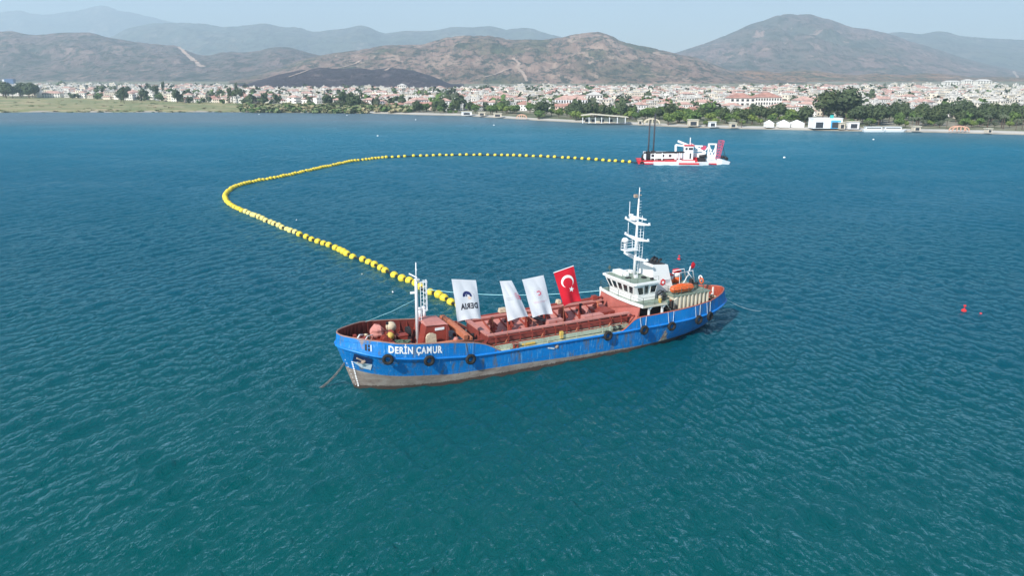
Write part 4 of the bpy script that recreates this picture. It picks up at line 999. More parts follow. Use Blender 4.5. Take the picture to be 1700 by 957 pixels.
def rowpt(k, t):
    """k: 0 keel, 1 waterline, 2 paint line, 3 rub rail; returns x, hb, z"""
    if k == 0: x, h = plan(T_BOT, t); return x, h, -1.6
    xw, hw = plan(T_WL, t)
    if k == 1: return xw, hw, 0.0
    xr, hr = plan(T_RUB, t); zr = itp(xr, ZR)
    if k == 3: return xr, hr, zr
    f = k if k < 1 else None
    zb = itp(xw + (xr - xw) * .4, ZB); f = zb / zr
    return lerp_hull(xw, hw, xr, hr, zr, f)
def lerp_hull(xw, hw, xr, hr, zr, f):
    g = f ** 1.15 if xw < 14 else f ** .8
    return xw + (xr - xw) * f, hw + (hr - hw) * g, zr * f
def hull_pt(t, f):
    xw, hw = plan(T_WL, t); xr, hr = plan(T_RUB, t); return lerp_hull(xw, hw, xr, hr, itp(xr, ZR), f)
def hull_at(x, z):                               # half breadth of the hull side at (x, z), below the rub rail
    best = None
    for t in TS:
        zr = itp(plan(T_RUB, t)[0], ZR); p = hull_pt(t, min(1, z / zr))
        if best is None or abs(p[0] - x) < abs(best[0] - x): best = p
    return best[1]
def skin(rows, name, mats, smooth=True, both=True):
    """rows: list of functions t -> (x, hb, z)"""
    mb = MB()
    for sgn in (-1, 1):
        P = [[Vector((r(t)[0], sgn * r(t)[1], r(t)[2])) for t in TS] for r in rows]
        vs = [p for r in P for p in r]; n = len(TS); fs = []
        for i in range(len(rows) - 1):
            for j in range(n - 1):
                q = (i * n + j, i * n + j + 1, (i + 1) * n + j + 1, (i + 1) * n + j)
                fs.append(q if sgn < 0 else q[::-1])
        mb.add(vs, fs)
    return mb.build(name, mats, SH, smooth=smooth)
skin([lambda t: rowpt(0, t), lambda t: rowpt(1, t), lambda t: rowpt(2, t)], 'boot_top', M['boot'])
def midrow(f):
    def fn(t):
        xw, hw = plan(T_WL, t); xr, hr = plan(T_RUB, t); zr = itp(xr, ZR); zb = itp(xw + (xr - xw) * .4, ZB)
        g = zb / zr; return lerp_hull(xw, hw, xr, hr, zr, g + (1 - g) * f)
    return fn
hull = skin([lambda t: rowpt(2, t), midrow(.33), midrow(.66), lambda t: rowpt(3, t)], 'hull', M['hull'])
# rub rail
mb = MB()
for sgn in (-1, 1):
    pts = []
    for t in TS:
        x, h, z = rowpt(3, t); pts.append(Vector((x, sgn * (h + .05), z)))
    mb.tube(pts, .13, 8, cap=False)
mb.build('rub_rail', M['rub'], SH, smooth=True)
# bulwarks
def bul(name, x0, x1, ztab, inner):
    out = MB(); inn = MB(); capm = MB()
    for sgn in (-1, 1):
        o = []; ii = []; N = 70
        X = [T_TOP[0][0] + (T_TOP[-1][0] - T_TOP[0][0]) * t for t in tt(400)]
        X = [x for x in X if x0 <= x <= x1]; X = X[::2] if len(X) > 130 else X
        if X[0] > x0: X = [x0] + X
        if X[-1] < x1: X = X + [x1]
        lo, mi_, hi, ilo, ihi = [], [], [], [], []
        for x in X:
            t = (x - T_TOP[0][0]) / (T_TOP[-1][0] - T_TOP[0][0]); xr, hr = plan(T_RUB, t); zr = itp(xr, ZR); zt = max(itp(x, ztab), zr + .03); h = itp(x, T_TOP)
            lo.append(Vector((xr, sgn * hr, zr))); hi.append(Vector((x, sgn * h, zt)))
            k = .1; cx = 24; nx = x + k * (1 if x < 5 else -1 if x > 40 else 0)
            ilo.append(Vector((xr + (nx - x) * 1.4, sgn * max(0, hr - .12), zr - .12))); ihi.append(Vector((nx, sgn * max(0, h - .1), zt)))
        n = len(X)
        def strip(m, A, B, flip):
            o_ = len(m.v); m.add(A + B, [((j, j + 1, n + j + 1, n + j) if flip else (j, n + j, n + j + 1, j + 1)) for j in range(n - 1)])
        mid = [a.lerp(b, .5) for a, b in zip(lo, hi)]
        strip(out, lo, mid, sgn < 0); strip(out, mid, hi, sgn < 0); strip(inn, ilo, ihi, sgn > 0)
        capm.tube([(a + b) / 2 + Vector((0, 0, .02)) for a, b in zip(hi, ihi)], .075, 6, cap=True)
        for j in range(4, n - 2, max(3, int(n / 26))):     # frames inside
            a = ilo[j]; b = ihi[j]; d = Vector((0, -sgn * .35, 0))
            if (b - a).length > .5: inn.add([a, b, a + d, a + Vector((.05, 0, 0)), b + Vector((.05, 0, 0)), a + d + Vector((.05, 0, 0))], [(0, 1, 2), (3, 5, 4), (1, 4, 5, 2)])
    o = out.build(name, M['hull'], SH, smooth=True); inn.build('bulwark_lining', inner, o); capm.build('rail_cap', M['cap'] if x0 < 10 else paint('stern_rail_cap', (.42, .12, .08), .5), o, smooth=True)
    return o
fb = bul('forward_bulwark', T_TOP[0][0], 14.35, ZT, M['inred'])
ab = bul('aft_bulwark', 29.2, T_TOP[-1][0], ZTA, M['orangered'])
# decks (with the hold left open)
HX0, HX1, HY = 13.6, 31.0, 2.7
mb = MB(); X = sorted(set(list(np.linspace(-1.3, 47.6, 90)) + [HX0, HX1, 9.5, 36.9]))
for x0, x1 in zip(X[:-1], X[1:]):
    za, zb = itp(x0, ZR) - .06, itp(x1, ZR) - .06; ha, hb = itp(x0, T_RUB) - .02, itp(x1, T_RUB) - .02
    mi = 0 if x1 <= 9.6 else (1 if x1 <= 31.01 else 2)
    if x0 >= HX0 - .01 and x1 <= HX1 + .01:
        for s in (-1, 1):
            f = (0, 1, 2, 3) if s < 0 else (3, 2, 1, 0)
            mb.add([(x0, s * ha, za), (x1, s * hb, zb), (x1, s * HY, zb), (x0, s * HY, za)], [f], mi)
    else: mb.add([(x0, -ha, za), (x1, -hb, zb), (x1, hb, zb), (x0, ha, za)], [(0, 1, 2, 3)], mi)
mb.build('deck', [M['bowdeck'], M['palegreen'], M['sterndeck']], SH)
# hold
CZ = 4.12
mb = MB()
for s in (-1, 1):
    mb.box(((HX0 + HX1) / 2, s * HY, (2.62 + CZ) / 2), (HX1 - HX0, .14, CZ - 2.62))
mb.box((HX0, 0, (2.62 + CZ) / 2), (.14, 2 * HY + .14, CZ - 2.62)); co = mb.build('hold_coaming', M['inred'], SH)  # darker red puts the shade behind the side rail into the colour
mb = MB()
for s in (-1, 1): mb.box(((HX0 + HX1) / 2, s * (HY + .12), CZ + .09), (HX1 - HX0 + .3, .42, .18))
mb.box((HX0, 0, CZ + .12), (.5, 2 * HY, .2)); mb.build('coaming_beam', M['pink'], co)
mb = MB()
for s in (-1, 1):
    f = (0, 1, 2, 3) if s < 0 else (3, 2, 1, 0)
    mb.add([(HX0, s * 2.62, 3.92), (HX1, s * 2.62, 3.92), (HX1, s * .35, 3.15), (HX0, s * .35, 3.15)], [f[::-1]])
mb.add([(HX0, -.35, 3.15), (HX1, -.35, 3.15), (HX1, .35, 3.15), (HX0, .35, 3.15)], [(0, 1, 2, 3)])
mb.build('hold_plating', M['pink'], SH)
# transverse frames and door rams
first = None
for i, x in enumerate([15.4, 17.4, 19.6, 21.9, 24.2, 26.5, 28.8]):
    mb = MB().beam((x, -2.6, 3.9), (x, -.3, 3.42), .12, .16).beam((x, 2.6, 3.9), (x, .3, 3.42), .12, .16)
    mb.box((x, 0, 3.65), (.28, .7, .7)).box((x - .15, .1, 4.15), (.16, .2, .9)).box((x + .15, -.1, 4.1), (.16, .2, .8))
    mb.beam((x, .15, 4.75), (x, 1.0, 4.25), .2, .3).beam((x, -.2, 4.5), (x, -.9, 4.0), .14, .2)
    mb.tube([(x + .1, .3, 4.5), (x + .55, -.1, 4.05)], .11, 6)
    mb.add([(x - .06, -2.5, 3.95), (x + .06, -2.5, 3.95), (x + .06, -1.5, 3.66), (x - .06, -1.5, 3.66), (x, -2.5, 4.5)], [(0, 1, 4), (1, 2, 4), (2, 3, 4), (3, 0, 4)])
    fr = mb.build('hold_frame', M['red'], SH)
    MB().tube([(x, .02, 3.9), (x, .05, 5.0)], .09, 8).box((x, .05, 5.02), (.3, .3, .16)).box((x - .3, .35, 4.3), (.3, .16, .22)).build('door_ram', M['dark'] if i % 2 else M['orangebeam'], fr)
# pipes and clutter along the far side of the hold, walkways
mb = MB().tube([(14.2, 3.3, 4.15), (22, 3.35, 4.25), (31.5, 3.3, 4.35)], .2, 8).tube([(15, 3.75, 3.7), (31.5, 3.75, 3.75)], .13, 8)
for x in np.arange(15, 31, 1.9): mb.box((x, 3.4, 3.5), (.25, .9, 1.3))
mb.build('deck_pipes', M['red'], SH, smooth=False)
MB().box((21.3, .3, 4.02), (.75, 3.4, .06), rx=-.12).build('ramp', M['dark'], SH)  # thin tilted dark strip across the hold
MB().box((21.9, -1.95, 4.15), (1.8, .7, .75)).build('locker', M['pink'], SH)
MB().box((26.7, -2.1, 4.15), (2.5, .9, .5)).build('locker', M['pink'], SH)
MB().box((28.9, -.9, 4.0), (2.0, 1.9, .7)).build('winch_bed', M['red'], SH)
for x, y, z, s_, mt in ((18.2, 3.4, 4.6, .9, 'cream'), (19.2, 3.3, 4.55, .7, 'yellowbox'), (23.5, 3.3, 4.6, .8, 'red'), (25.5, 3.4, 4.6, .5, 'cream'), (30.2, 3.0, 4.6, .7, 'red')):
    MB().box((x, y, z), (s_, .6, .45), tap=.8).build('deck_box', M[mt], SH)
# side ledge and railing on the port side of the hold (and its twin to starboard)
for s in (-1, 1):
    MB().box((22.4, s * 3.12, 2.92), (16.6, .62, .46)).build('side_ledge', M['palegreen'], SH)
    r = MB(); y = s * 3.3
    r.beam((11.8, y, 4.08), (31.6, y, 3.92), .1, .12); rl = r.build('side_rail', M['red'], SH)
    r = MB(); r.beam((13.8, y, 3.22), (31.0, y, 3.12), .12, .14); r.build('lower_rail', M['red'], rl)
    for x in np.arange(14.2, 31.2, 1.42):
        MB().beam((x, y, 3.1), (x, y, 4.0), .09, .09).beam((x, s * 2.75, 4.1), (x, y, 4.02), .08, .08).build('rail_post', M['red'], rl)
    for x in np.arange(15.2, 31, 4.3): MB().beam((x, y, 3.15), (x + .9, s * 2.8, 4.0), .08, .1).build('rail_brace', M['orangebeam'], rl)
for k, x in enumerate((15.6, 20.1, 27.0, 28.0)): MB().box((x, -3.85, 3.05 if k > 1 else 2.85), (.14, .14, .7 if k > 1 else .3)).box((x, -3.85, 3.2), (.3 if k > 1 else .1, .12, .08)).build('deck_fitting', M['palegreen'], SH)
for x in (16.1, 16.5, 28.6, 29.3): MB().tube([(x, -3.7, 2.7), (x, -3.7, 3.15)], .13, 8).box((x, -3.7, 3.16), (.34, .34, .07)).build('bollard', M['red'] if x < 20 else M['dark'], SH)
MB().box((17.9, -3.55, 2.85), (1.5, .18, .16)).build('yellow_bar', M['yellowbox'], SH); MB().box((21.9, -3.5, 3.2), (.35, .3, .75)).build('yellow_box', M['yellowbox'], SH)
mb = MB()
for x in np.arange(15, 29.3, 2.1): mb.tube([(x, -4.18, 2.6), (x, -4.18, 3.35)], .022, 5)
mb.tube([(15, -4.18, 3.32), (29, -4.18, 3.22)], .018, 5); mb.build('wire_rail', M['palegreen'], SH)
# ---- foredeck
h = MB().add([(6.7, -1.6, 3.3), (9.6, -1.6, 3.1), (9.6, 1.7, 3.1), (6.7, 1.7, 3.3), (7.3, -1.5, 5.8), (9.4, -1.5, 5.65), (9.4, 1.6, 5.65), (7.3, 1.6, 5.8)],
             [(0, 3, 2, 1), (4, 5, 6, 7), (0, 1, 5, 4), (1, 2, 6, 5), (2, 3, 7, 6), (3, 0, 4, 7)]).build('mast_house', M['red'], SH)
MB().add([(7.2, -1.6, 5.82), (9.6, -1.6, 5.67), (9.6, 1.7, 5.67), (7.2, 1.7, 5.82), (7.3, -.9, 6.05), (9.3, -.9, 5.9), (9.3, 1.0, 5.9), (7.3, 1.0, 6.05)], [(0, 1, 5, 4), (1, 2, 6, 5), (2, 3, 7, 6), (3, 0, 4, 7), (4, 5, 6, 7)]).build('roof', M['pink'], h)
MB().box((8.7, -1.56, 5.3), (1.0, .06, .26)).build('white_plate', M['whiteplain'], h)
MB().box((9.45, -1.7, 4.4), (.22, .2, 2.5)).build('corner_post', M['inred'], h)
mb = MB(); pf = [(0, 0), (0, .7), (.12, 1.0), (.4, 1.15), (.75, 1.1), (1.05, .95), (1.1, 0)]
mb.add([(6.95 + a, -2.35, 4.1 + b) for a, b in pf] + [(6.95 + a, -2.15, 4.1 + b) for a, b in pf], [tuple(range(7)), tuple(range(13, 6, -1))] + [(i, i + 7, (i + 1) % 7 + 7, (i + 1) % 7) for i in range(7)]); mb.build('vent_cover', M['cream'], SH)
for x, y in ((7.6, 1.35), (8.15, 1.45)): MB().tube([(x, y, 5.7), (x, y, 6.75)], .2, 10).lathe((x, y, 6.75), [(.24, 0), (.2, .15), (.0001, .2)], 10).build('vent_pipe', M['mast'], SH, smooth=True)
# windlass
mb = MB().lathe((3.2, .9, 4.85), [(.55, -.7), (.55, -.55), (.3, -.5), (.3, .5), (.55, .55), (.55, .7)], 14, 'Y').lathe((3.2, -.9, 4.8), [(.42, -.4), (.42, -.3), (.22, -.25), (.22, .3), (.42, .35), (.42, .45)], 14, 'Y')
mb.box((3.2, 0, 4.35), (1.5, 3.6, .5)).box((3.9, .3, 4.7), (.9, .9, 1.0)); wl = mb.build('windlass', M['red'], SH)
tp = MB().lathe((2.9, .6, 5.3), [(.0001, -.75), (.5, -.62), (.72, -.25), (.70, .15), (.5, .5), (.0001, .7)], 18, 'X'); cz_ = Vector((2.9, .6, 5.3))
tp.v = [tuple(cz_ + (Vector(v) - cz_) * (1 + .34 * noise.noise(Vector(v) * 2.3)) * 1.0 - Vector((0, 0, .25 * max(0, abs(v[0] - 2.9) - .2)))) for v in tp.v]; tp.build('windlass_cover', M['pink'], wl, smooth=False)
rk = MB()
for i in range(34):
    x = random.uniform(1.2, 6.2); y = random.uniform(-2.6, 3.0) * min(1, (x + 1) / 4); z = itp(x, ZR); h_ = random.uniform(.15, .55)
    (rk.box((x, y, z + h_ / 2), (random.uniform(.12, .5), random.uniform(.1, .5), h_), rz=random.random() * 3) if i % 3 else rk.tube([(x, y, z + .1), (x + random.uniform(-.7, .7), y + random.uniform(-.7, .7), z + random.uniform(.1, .6))], .05, 6))
    if i % 4 == 3: rk.build('deck_gear', M[['red', 'dark', 'cream', 'orangebeam', 'bowdeck', 'ropegreen', 'pink', 'red'][i // 4 % 8]], SH); rk = MB()
MB().lathe((4.6, 1.7, 5.2), [(.0001, -.5), (.45, -.42), (.55, 0), (.42, .4), (.0001, .5)], 12, 'Y').build('rope_bundle', M['cream'], SH, smooth=True)
MB().lathe((3.9, -.2, 4.9), [(.32, -.35), (.38, 0), (.3, .35)], 12, 'Y').build('gear_case', M['yellowbox'], SH, smooth=True)
MB().lathe((6.2, 1.0, 4.6), [(.55, -.18), (.55, .18)], 14, 'X').lathe((6.2, 1.0, 4.6), [(.25, -.28), (.25, .28)], 10, 'X').build('hose_reel', M['dark'], SH)
MB().box((5.3, .35, 4.15), (.95, .8, .75)).box((5.3, .35, 4.6), (1.15, .9, .1)).build('hatch_trunk', M['red'], SH)
mb = MB()
for i in range(26):
    a = random.random() * 6.28; rr = random.random() * .8; mb.torus((4.7 + rr * math.cos(a), -1.1 + rr * 1.1 * math.sin(a), 4.0 + random.random() * .4), random.uniform(.2, .42), .05, 12, 5, 'Z')
mb.build('rope_pile', M['ropegreen'], SH)
for x, y in ((5.7, -1.9), (6.2, -2.4), (2.2, -1.8), (2.0, 1.9), (6.0, 2.9), (10.6, -3.3), (11.3, -3.3)):
    z = itp(x, ZR) - .05; MB().lathe((x, y, z), [(.2, 0), (.17, .5), (.26, .52), (.26, .62), (.0001, .7)], 10).build('bollard', M['cream'] if x in (6.2, 2.0) else M['red'], SH, smooth=True)
mb = MB().tube([(1.0, -1.2, 5.15), (1.6, -.2, 5.2), (2.6, .4, 5.1)], .05, 6).tube([(.2, -.6, 4.9), (.9, .2, 5.3), (1.6, 1.2, 4.9)], .09, 6); mb.build('bow_hawser', M['whiteplain'], SH, smooth=True)
MB().box((1.2, 0, 4.85), (.8, 1.0, .35)).box((.6, .9, 4.9), (.3, .5, .5)).build('chain_stopper', M['red'], SH)
MB().tube([(3.2, -1.7, 4.8), (3.2, -1.7, 6.9)], .025, 5).box((3.2, -1.7, 6.75), (.22, .22, .25)).build('jack_staff', M['dark'], SH)
MB().beam((10.5, 2.3, 5.2), (10.9, -3.2, 4.55), .42, .5).beam((11.1, 2.3, 4.9), (11.5, -3.2, 4.3), .25, .35).build('crane_boom', M['orangebeam'], SH)
MB().box((10.5, 2.3, 4.3), (1.0, .9, 1.9), tap=.6).build('boom_rest', M['orangebeam'], SH)
MB().tube([(7.0, -3.0, 4.35), (9.4, -3.0, 4.3), (11.5, -3.1, 4.05)], .13, 8).tube([(9.5, -2.9, 4.1), (13, -2.9, 3.8)], .16, 8).build('deck_hose', M['orangebeam'], SH, smooth=True)
MB().box((10.6, .2, 3.2), (2.6, 4.4, .6)).build('pump_bed', plain('pump_bed_grey', (.25, .24, .25), .8, .15), SH)
for i in range(16):
    x = random.uniform(9.9, 13.2); y = random.uniform(-2.8, 3.4); s_ = random.uniform(.25, .6)
    MB().box((x, y, itp(x, ZR) + s_ * .5 + (.3 if abs(y) < 2.2 else 0)), (s_, s_ * random.uniform(.6, 1.5), s_ * random.uniform(.8, 1.6)), rz=random.random()).build('deck_gear', M[random.choice(['red', 'red', 'orangebeam', 'cream', 'dark', 'pink'])], SH)
MB().lathe((10.0, -2.7, 4.2), [(.0001, -.3), (.28, -.2), (.32, .1), (.15, .35)], 10).build('rag_bundle', M['pink'], SH, smooth=True)
# foremast
fm = MB().tube([(6.85, 0, 3.2), (6.9, 0, 9.8), (6.92, 0, 10.4)], [.19, .155, .12], 12).tube([(6.92, 0, 10.3), (6.95, 0, 12.1)], [.075, .04], 8).build('foremast', M['mast'], SH, smooth=True)
MB().beam((6.9, 0, 10.1), (8.05, -.1, 9.95), .12, .14).build('yard', M['mast'], fm); MB().beam((6.92, -.3, 10.6), (6.3, .3, 10.95), .1, .1).build('yard', M['mast'], fm); MB().beam((6.9, 0, 9.0), (6.3, .2, 8.95), .12, .2).build('lamp_bracket', M['mast'], fm); MB().box((7.0, 0, 10.35), (.45, .5, .1)).build('crow_platform', M['mast'], fm); MB().beam((6.95, -.25, 11.4), (6.95, .25, 11.4), .05).build('yard', M['mast'], fm)
lad = MB()
for x in (7.3, 7.62): lad.tube([(x, -.12, 5.6 if x < 7.5 else 7.0), (x, -.12, 9.95)], .035, 6)
for z in np.arange(6.0, 9.9, .38): lad.tube([(7.3 if z > 6.9 else 6.95, -.12, z), (7.62 if z > 6.9 else 7.3, -.12, z)], .022, 5)
lad.build('ladder', M['mast'], fm)
cg = MB()
for x, y in ((7.9, -.35), (8.0, .1), (7.75, -.5)): cg.tube([(x, y, 7.05), (x, y, 10.2)], .035, 6)
for z in (7.05, 7.7, 8.3, 8.9, 9.5, 10.1): cg.tube([(7.62, -.12, z), (7.75, -.5, z), (7.95, -.35, z), (8.0, .1, z), (7.62, .2, z)], .03, 5)
cg.build('ladder_cage', M['mast'], fm)
# ---- wheelhouse and bridge deck
BZ = 5.2
brd = MB(); prof = [(31.85, 4.35), (31.65, 2.4), (31.5, 0), (31.65, -2.4), (31.95, -4.35), (35.3, -4.35), (35.3, 4.35)]
n = len(prof)
brd.add([(x, y, BZ) for x, y in prof] + [(x, y, BZ - .22) for x, y in prof], [tuple(range(n))[::-1], tuple(range(n, 2 * n))] + [(i, (i + 1) % n, (i + 1) % n + n, i + n) for i in range(n)])
bd = brd.build('bridge_deck', M['beige'], SH)
MB().add([(x + (.1 if x < 33 else -.1), y * .975, BZ + .012) for x, y in prof], [tuple(range(n))[::-1]]).build('deck_surface', M['greendeck'], bd)
mb = MB()
edge = [Vector((x, y, BZ + .02)) for x, y in prof[:5]]
for i in range(4): mb.beam(edge[i] + Vector((0, 0, -.05)), edge[i + 1] + Vector((0, 0, -.05)), .08, .34)
mb.build('deck_edge', M['white'], bd)
# railing
def railing(name, pts, h, mat, parent, step=1.1, rails=(1.0, .66, .33), r=.022):
    o = None; mb = MB()
    for a, b in zip(pts[:-1], pts[1:]):
        a, b = Vector(a), Vector(b)
        for k in rails: mb.tube([a + Vector((0, 0, h * k)), b + Vector((0, 0, h * k))], r * .8, 5, cap=False)
    o = mb.build(name, mat, parent)
    for a, b in zip(pts[:-1], pts[1:]):
        a, b = Vector(a), Vector(b); m = max(1, int((b - a).length / step))
        for i in range(m + 1):
            p = a.lerp(b, i / m); MB().tube([p, p + Vector((0, 0, h))], r * 1.25, 6).build('rail_post', mat, o)
    return o
M['railgreen'] = plain('rail_dark_green', (.09, .12, .10), .6)
railing('bridge_railing', [(35.2, 4.25, BZ), (31.9, 4.25, BZ), (31.7, 2.3, BZ), (31.55, 0, BZ), (31.7, -2.3, BZ), (32.0, -4.25, BZ), (35.2, -4.25, BZ)], .95, M['railgreen'], SH, 1.3)
# front bulkhead below the bridge deck, pillars, recess
MB().add([(31.35, -3.6, 2.7), (31.35, 4.1, 2.7), (31.95, 4.1, BZ - .23), (31.75, 2.4, BZ - .23), (31.6, 0, BZ - .23), (31.75, -2.4, BZ - .23), (32.0, -3.75, BZ - .23), (31.9, -3.6, 2.7)],
         [(0, 6, 5, 4, 3, 2, 1), (0, 7, 6)]).build('front_bulkhead', M['bulkred'], SH)
MB().box((33.9, .2, 3.9), (3.0, 6.0, 2.1)).build('deckhouse_lower', M['shadegear'], SH)  # near-black wall colour stands for the shade under the bridge deck
for x, w in ((32.9, .2), (34.75, .22)): MB().box((x, -4.15, 4.35), (w, .16, 1.45)).add([(x - .1, -4.23, 4.95), (x + .55, -4.23, 4.98), (x - .1, -4.23, 4.45), (x - .1, -4.07, 4.95), (x + .55, -4.07, 4.98), (x - .1, -4.07, 4.45)], [(0, 2, 1), (3, 4, 5), (0, 1, 4, 3), (1, 2, 5, 4)]).build('pillar', M['white'], SH)
MB().box((31.9, 4.2, 4.3), (.18, .18, 2.2)).build('pillar', M['white'], SH)
# wheelhouse
WZ0, WZ1 = BZ, 7.35
base = [(32.0, 2.45), (32.22, -2.15), (32.55, -2.45), (35.0, -2.45), (35.0, 2.6), (32.2, 2.6)]
topo = [(31.45, 2.8), (31.72, -2.8), (31.9, -2.93), (35.05, -2.85), (35.05, 2.95), (31.7, 2.95)]
n = 6; zk = WZ0 + .78
low = [(x, y, WZ0) for x, y in base]; midp = [(x - .02, y * 1.0, zk) for x, y in base]; up = [(x, y, WZ1 - .12) for x, y in topo]
wh = MB().add(low + midp + up, [(i, i + n, (i + 1) % n + n, (i + 1) % n) for i in range(n)] + [(i + n, i + 2 * n, (i + 1) % n + 2 * n, (i + 1) % n + n) for i in range(n)] + [tuple(range(2 * n, 3 * n))[::-1]]).build('wheelhouse', M['white'], SH)
def on_face(i, u, v, off=.02):
    a = Vector(midp[i]); b = Vector(midp[(i + 1) % n]); c = Vector(up[i]); d = Vector(up[(i + 1) % n])
    p = a.lerp(b, u).lerp(c.lerp(d, u), v); nr = (b - a).cross(c - a).normalized()
    cen = Vector((33.6, 0, 6)); 
    if nr.dot(p - cen) < 0: nr = -nr
    return p + nr * off
def win(i, u0, u1, v0, v1, mat=M['glass'], name='window', sl=0):
    q = [on_face(i, u0 + sl, v0, .015), on_face(i, u1 + sl, v0, .015), on_face(i, u1, v1, .015), on_face(i, u0, v1, .015)]
    w = MB().add(q, [(0, 1, 2, 3)]); o = w.build(name, mat, wh)
    fr = MB(); q2 = [on_face(i, u0 + sl, v0, .02), on_face(i, u1 + sl, v0, .02), on_face(i, u1, v1, .02), on_face(i, u0, v1, .02)]
    for k in range(4): fr.beam(q2[k], q2[(k + 1) % 4], .05, .05)
    fr.build('window_frame', M['white'], o); return o
for u0, u1 in ((.03, .175), (.215, .375), (.42, .575), (.62, .775), (.825, .965)):
    win(0, u0, u1, .04, .86)
    if u0 > .1 and u0 < .8:
        q = [on_face(0, u0 - .005, .80, .05), on_face(0, u1 + .005, .80, .05), on_face(0, u1 + .005, .90, .05), on_face(0, u0 - .005, .90, .05)]
        MB().add(q, [(0, 1, 2, 3)]).build('sun_visor', M['white'], wh)
win(2, .02, .30, -.02, .80, sl=.03); win(2, .66, .96, .06, .84, sl=.02)
MB().add([on_face(2, .38, -.72, .02), on_face(2, .56, -.72, .02), on_face(2, .56, .92, .02), on_face(2, .38, .92, .02)], [(0, 1, 2, 3)]).build('door', plain('door_grey', (.25, .26, .27), .5), wh)
MB().add([on_face(2, .41, .15, .035), on_face(2, .53, .15, .035), on_face(2, .53, .8, .035), on_face(2, .41, .8, .035)], [(0, 1, 2, 3)]).build('window', M['glass'], wh)
roofo = [(31.3, 2.98), (31.58, -2.95), (31.85, -3.05), (35.25, -2.98), (35.25, 3.1), (31.6, 3.1)]
mb = MB().add([(x, y, WZ1 - .1) for x, y in roofo] + [(x, y, WZ1 + .12) for x, y in roofo], [tuple(range(6)), tuple(range(6, 12))[::-1]] + [(i, i + 6, (i + 1) % 6 + 6, (i + 1) % 6) for i in range(6)])
rf = mb.build('wheelhouse_roof', M['white'], SH)
MB().add([(x * .92 + 2.66, y * .9, WZ1 + .135) for x, y in roofo], [tuple(range(6))[::-1]]).build('roof_deck', M['greendeck'], rf)
MB().box((32.9, 1.6, WZ1 + .35), (1.0, 1.9, .4)).build('roof_hatch', M['white'], rf)
for x, y, a, b, c in ((33.0, .6, .5, .4, .25), (34.2, -1.2, .4, .5, .2), (34.6, -2.2, .3, .3, .25), (33.5, -.6, .35, .3, .3), (32.6, -.4, .6, .4, .12), (34.4, 1.6, .5, .6, .3)):
    MB().box((x, y, WZ1 + .13 + c / 2), (a, b, c)).build('roof_fitting', M['dark'] if a in (.4, .3, .6) else M['mast'], rf)
railing('roof_railing', [(35.1, 2.9, WZ1 + .12), (31.8, 2.9, WZ1 + .12), (31.5, -2.3, WZ1 + .12), (32.2, -2.8, WZ1 + .12), (35.1, -2.8, WZ1 + .12)], .55, M['railgreen'], rf if False else SH, 1.5, (1.0,), .014)
MB().tube([(32.2, 2.9, WZ1), (32.2, 2.9, WZ1 + 1.1)], .03, 5).box((32.2, 2.9, WZ1 + .75), (.2, .2, .3)).build('whip_antenna', M['railgreen'], SH)
# main mast
mm_ = MB().tube([(33.7, 0, WZ1), (33.74, 0, 10.8), (33.82, 0, 14.0), (33.88, 0, 16.6)], [.19, .155, .13, .08], 12).tube([(33.88, 0, 16.5), (33.92, 0, 17.9)], [.06, .035], 6).build('main_mast', M['mast'], SH, smooth=True)
def yard(z, hw, name='yard', w=.26, t=.16, x=33.8):
    mb = MB()
    for s in (-1, 1):
        mb.add([(x - .14, 0, z - .34), (x + .14, 0, z - .34), (x + .1, s * hw, z), (x - .1, s * hw, z), (x - .2, 0, z + .06), (x + .2, 0, z + .06), (x + .13, s * hw, z + .1), (x - .13, s * hw, z + .1)],
               [(0, 1, 2, 3), (7, 6, 5, 4), (0, 3, 7, 4), (1, 5, 6, 2), (3, 2, 6, 7)] if s > 0 else [(3, 2, 1, 0), (4, 5, 6, 7), (4, 7, 3, 0), (2, 6, 5, 1), (7, 6, 2, 3)])
        mb.box((x, s * (hw - .1), z + .2), (.16, .16, .2))
    return mb.build(name, M['mast'], mm_)
yard(13.9, 2.35); yard(12.05, 2.3); yard(9.75, 2.3)
MB().box((33.8, 0, 14.45), (.2, 3.2, .14)).box((33.8, 1.2, 14.55), (.25, .4, .25)).box((33.6, .3, 14.3), (.6, .9, .3)).build('radar_scanner', M['mast'], mm_)
MB().box((32.95, .1, 10.72), (1.7, 1.1, .1)).beam((32.2, .1, 10.7), (33.7, 0, 9.9), .1, .1).build('radar_platform', M['mast'], mm_)
railing('platform_railing', [(33.7, .65, 10.75), (32.15, .65, 10.75), (32.15, -.45, 10.75), (33.7, -.45, 10.75)], .95, M['mast'], mm_, .55, (1, .66, .33), .025)
MB().tube([(32.35, .2, 10.8), (32.35, .2, 11.7)], .12, 8).lathe((32.35, .2, 11.65), [(.3, 0), (.4, .15), (.38, .35), (.22, .5), (.0001, .55)], 14).build('satellite_dome', M['mast'], mm_, smooth=True)
lad = MB()
for x in (34.3, 34.72): lad.tube([(x - .05, 0, 9.6), (x + .06, 0, 13.6)], .035, 6)
for z in np.arange(9.8, 13.6, .36): lad.tube([(33.8, 0, z), (34.75, 0, z)], .02, 5)
for z in np.arange(14.3, 16.4, .33): lad.tube([(33.85, 0, z), (34.25, 0, z)], .022, 5)
for z in np.arange(7.7, 9.6, .36): lad.tube([(33.75, 0, z), (34.15, 0, z)], .022, 5)
lad.tube([(34.15, 0, 7.5), (34.2, 0, 9.6)], .03, 5); lad.build('ladder', M['mast'], mm_)
for x, y, z0, z1 in ((33.3, .9, 14.1, 16.2), (33.5, 1.3, 12.2, 13.7), (33.8, -.9, 14.1, 14.8)): MB().tube([(x, y, z0), (x, y, z1)], .035, 5).build('antenna', M['mast'], mm_)
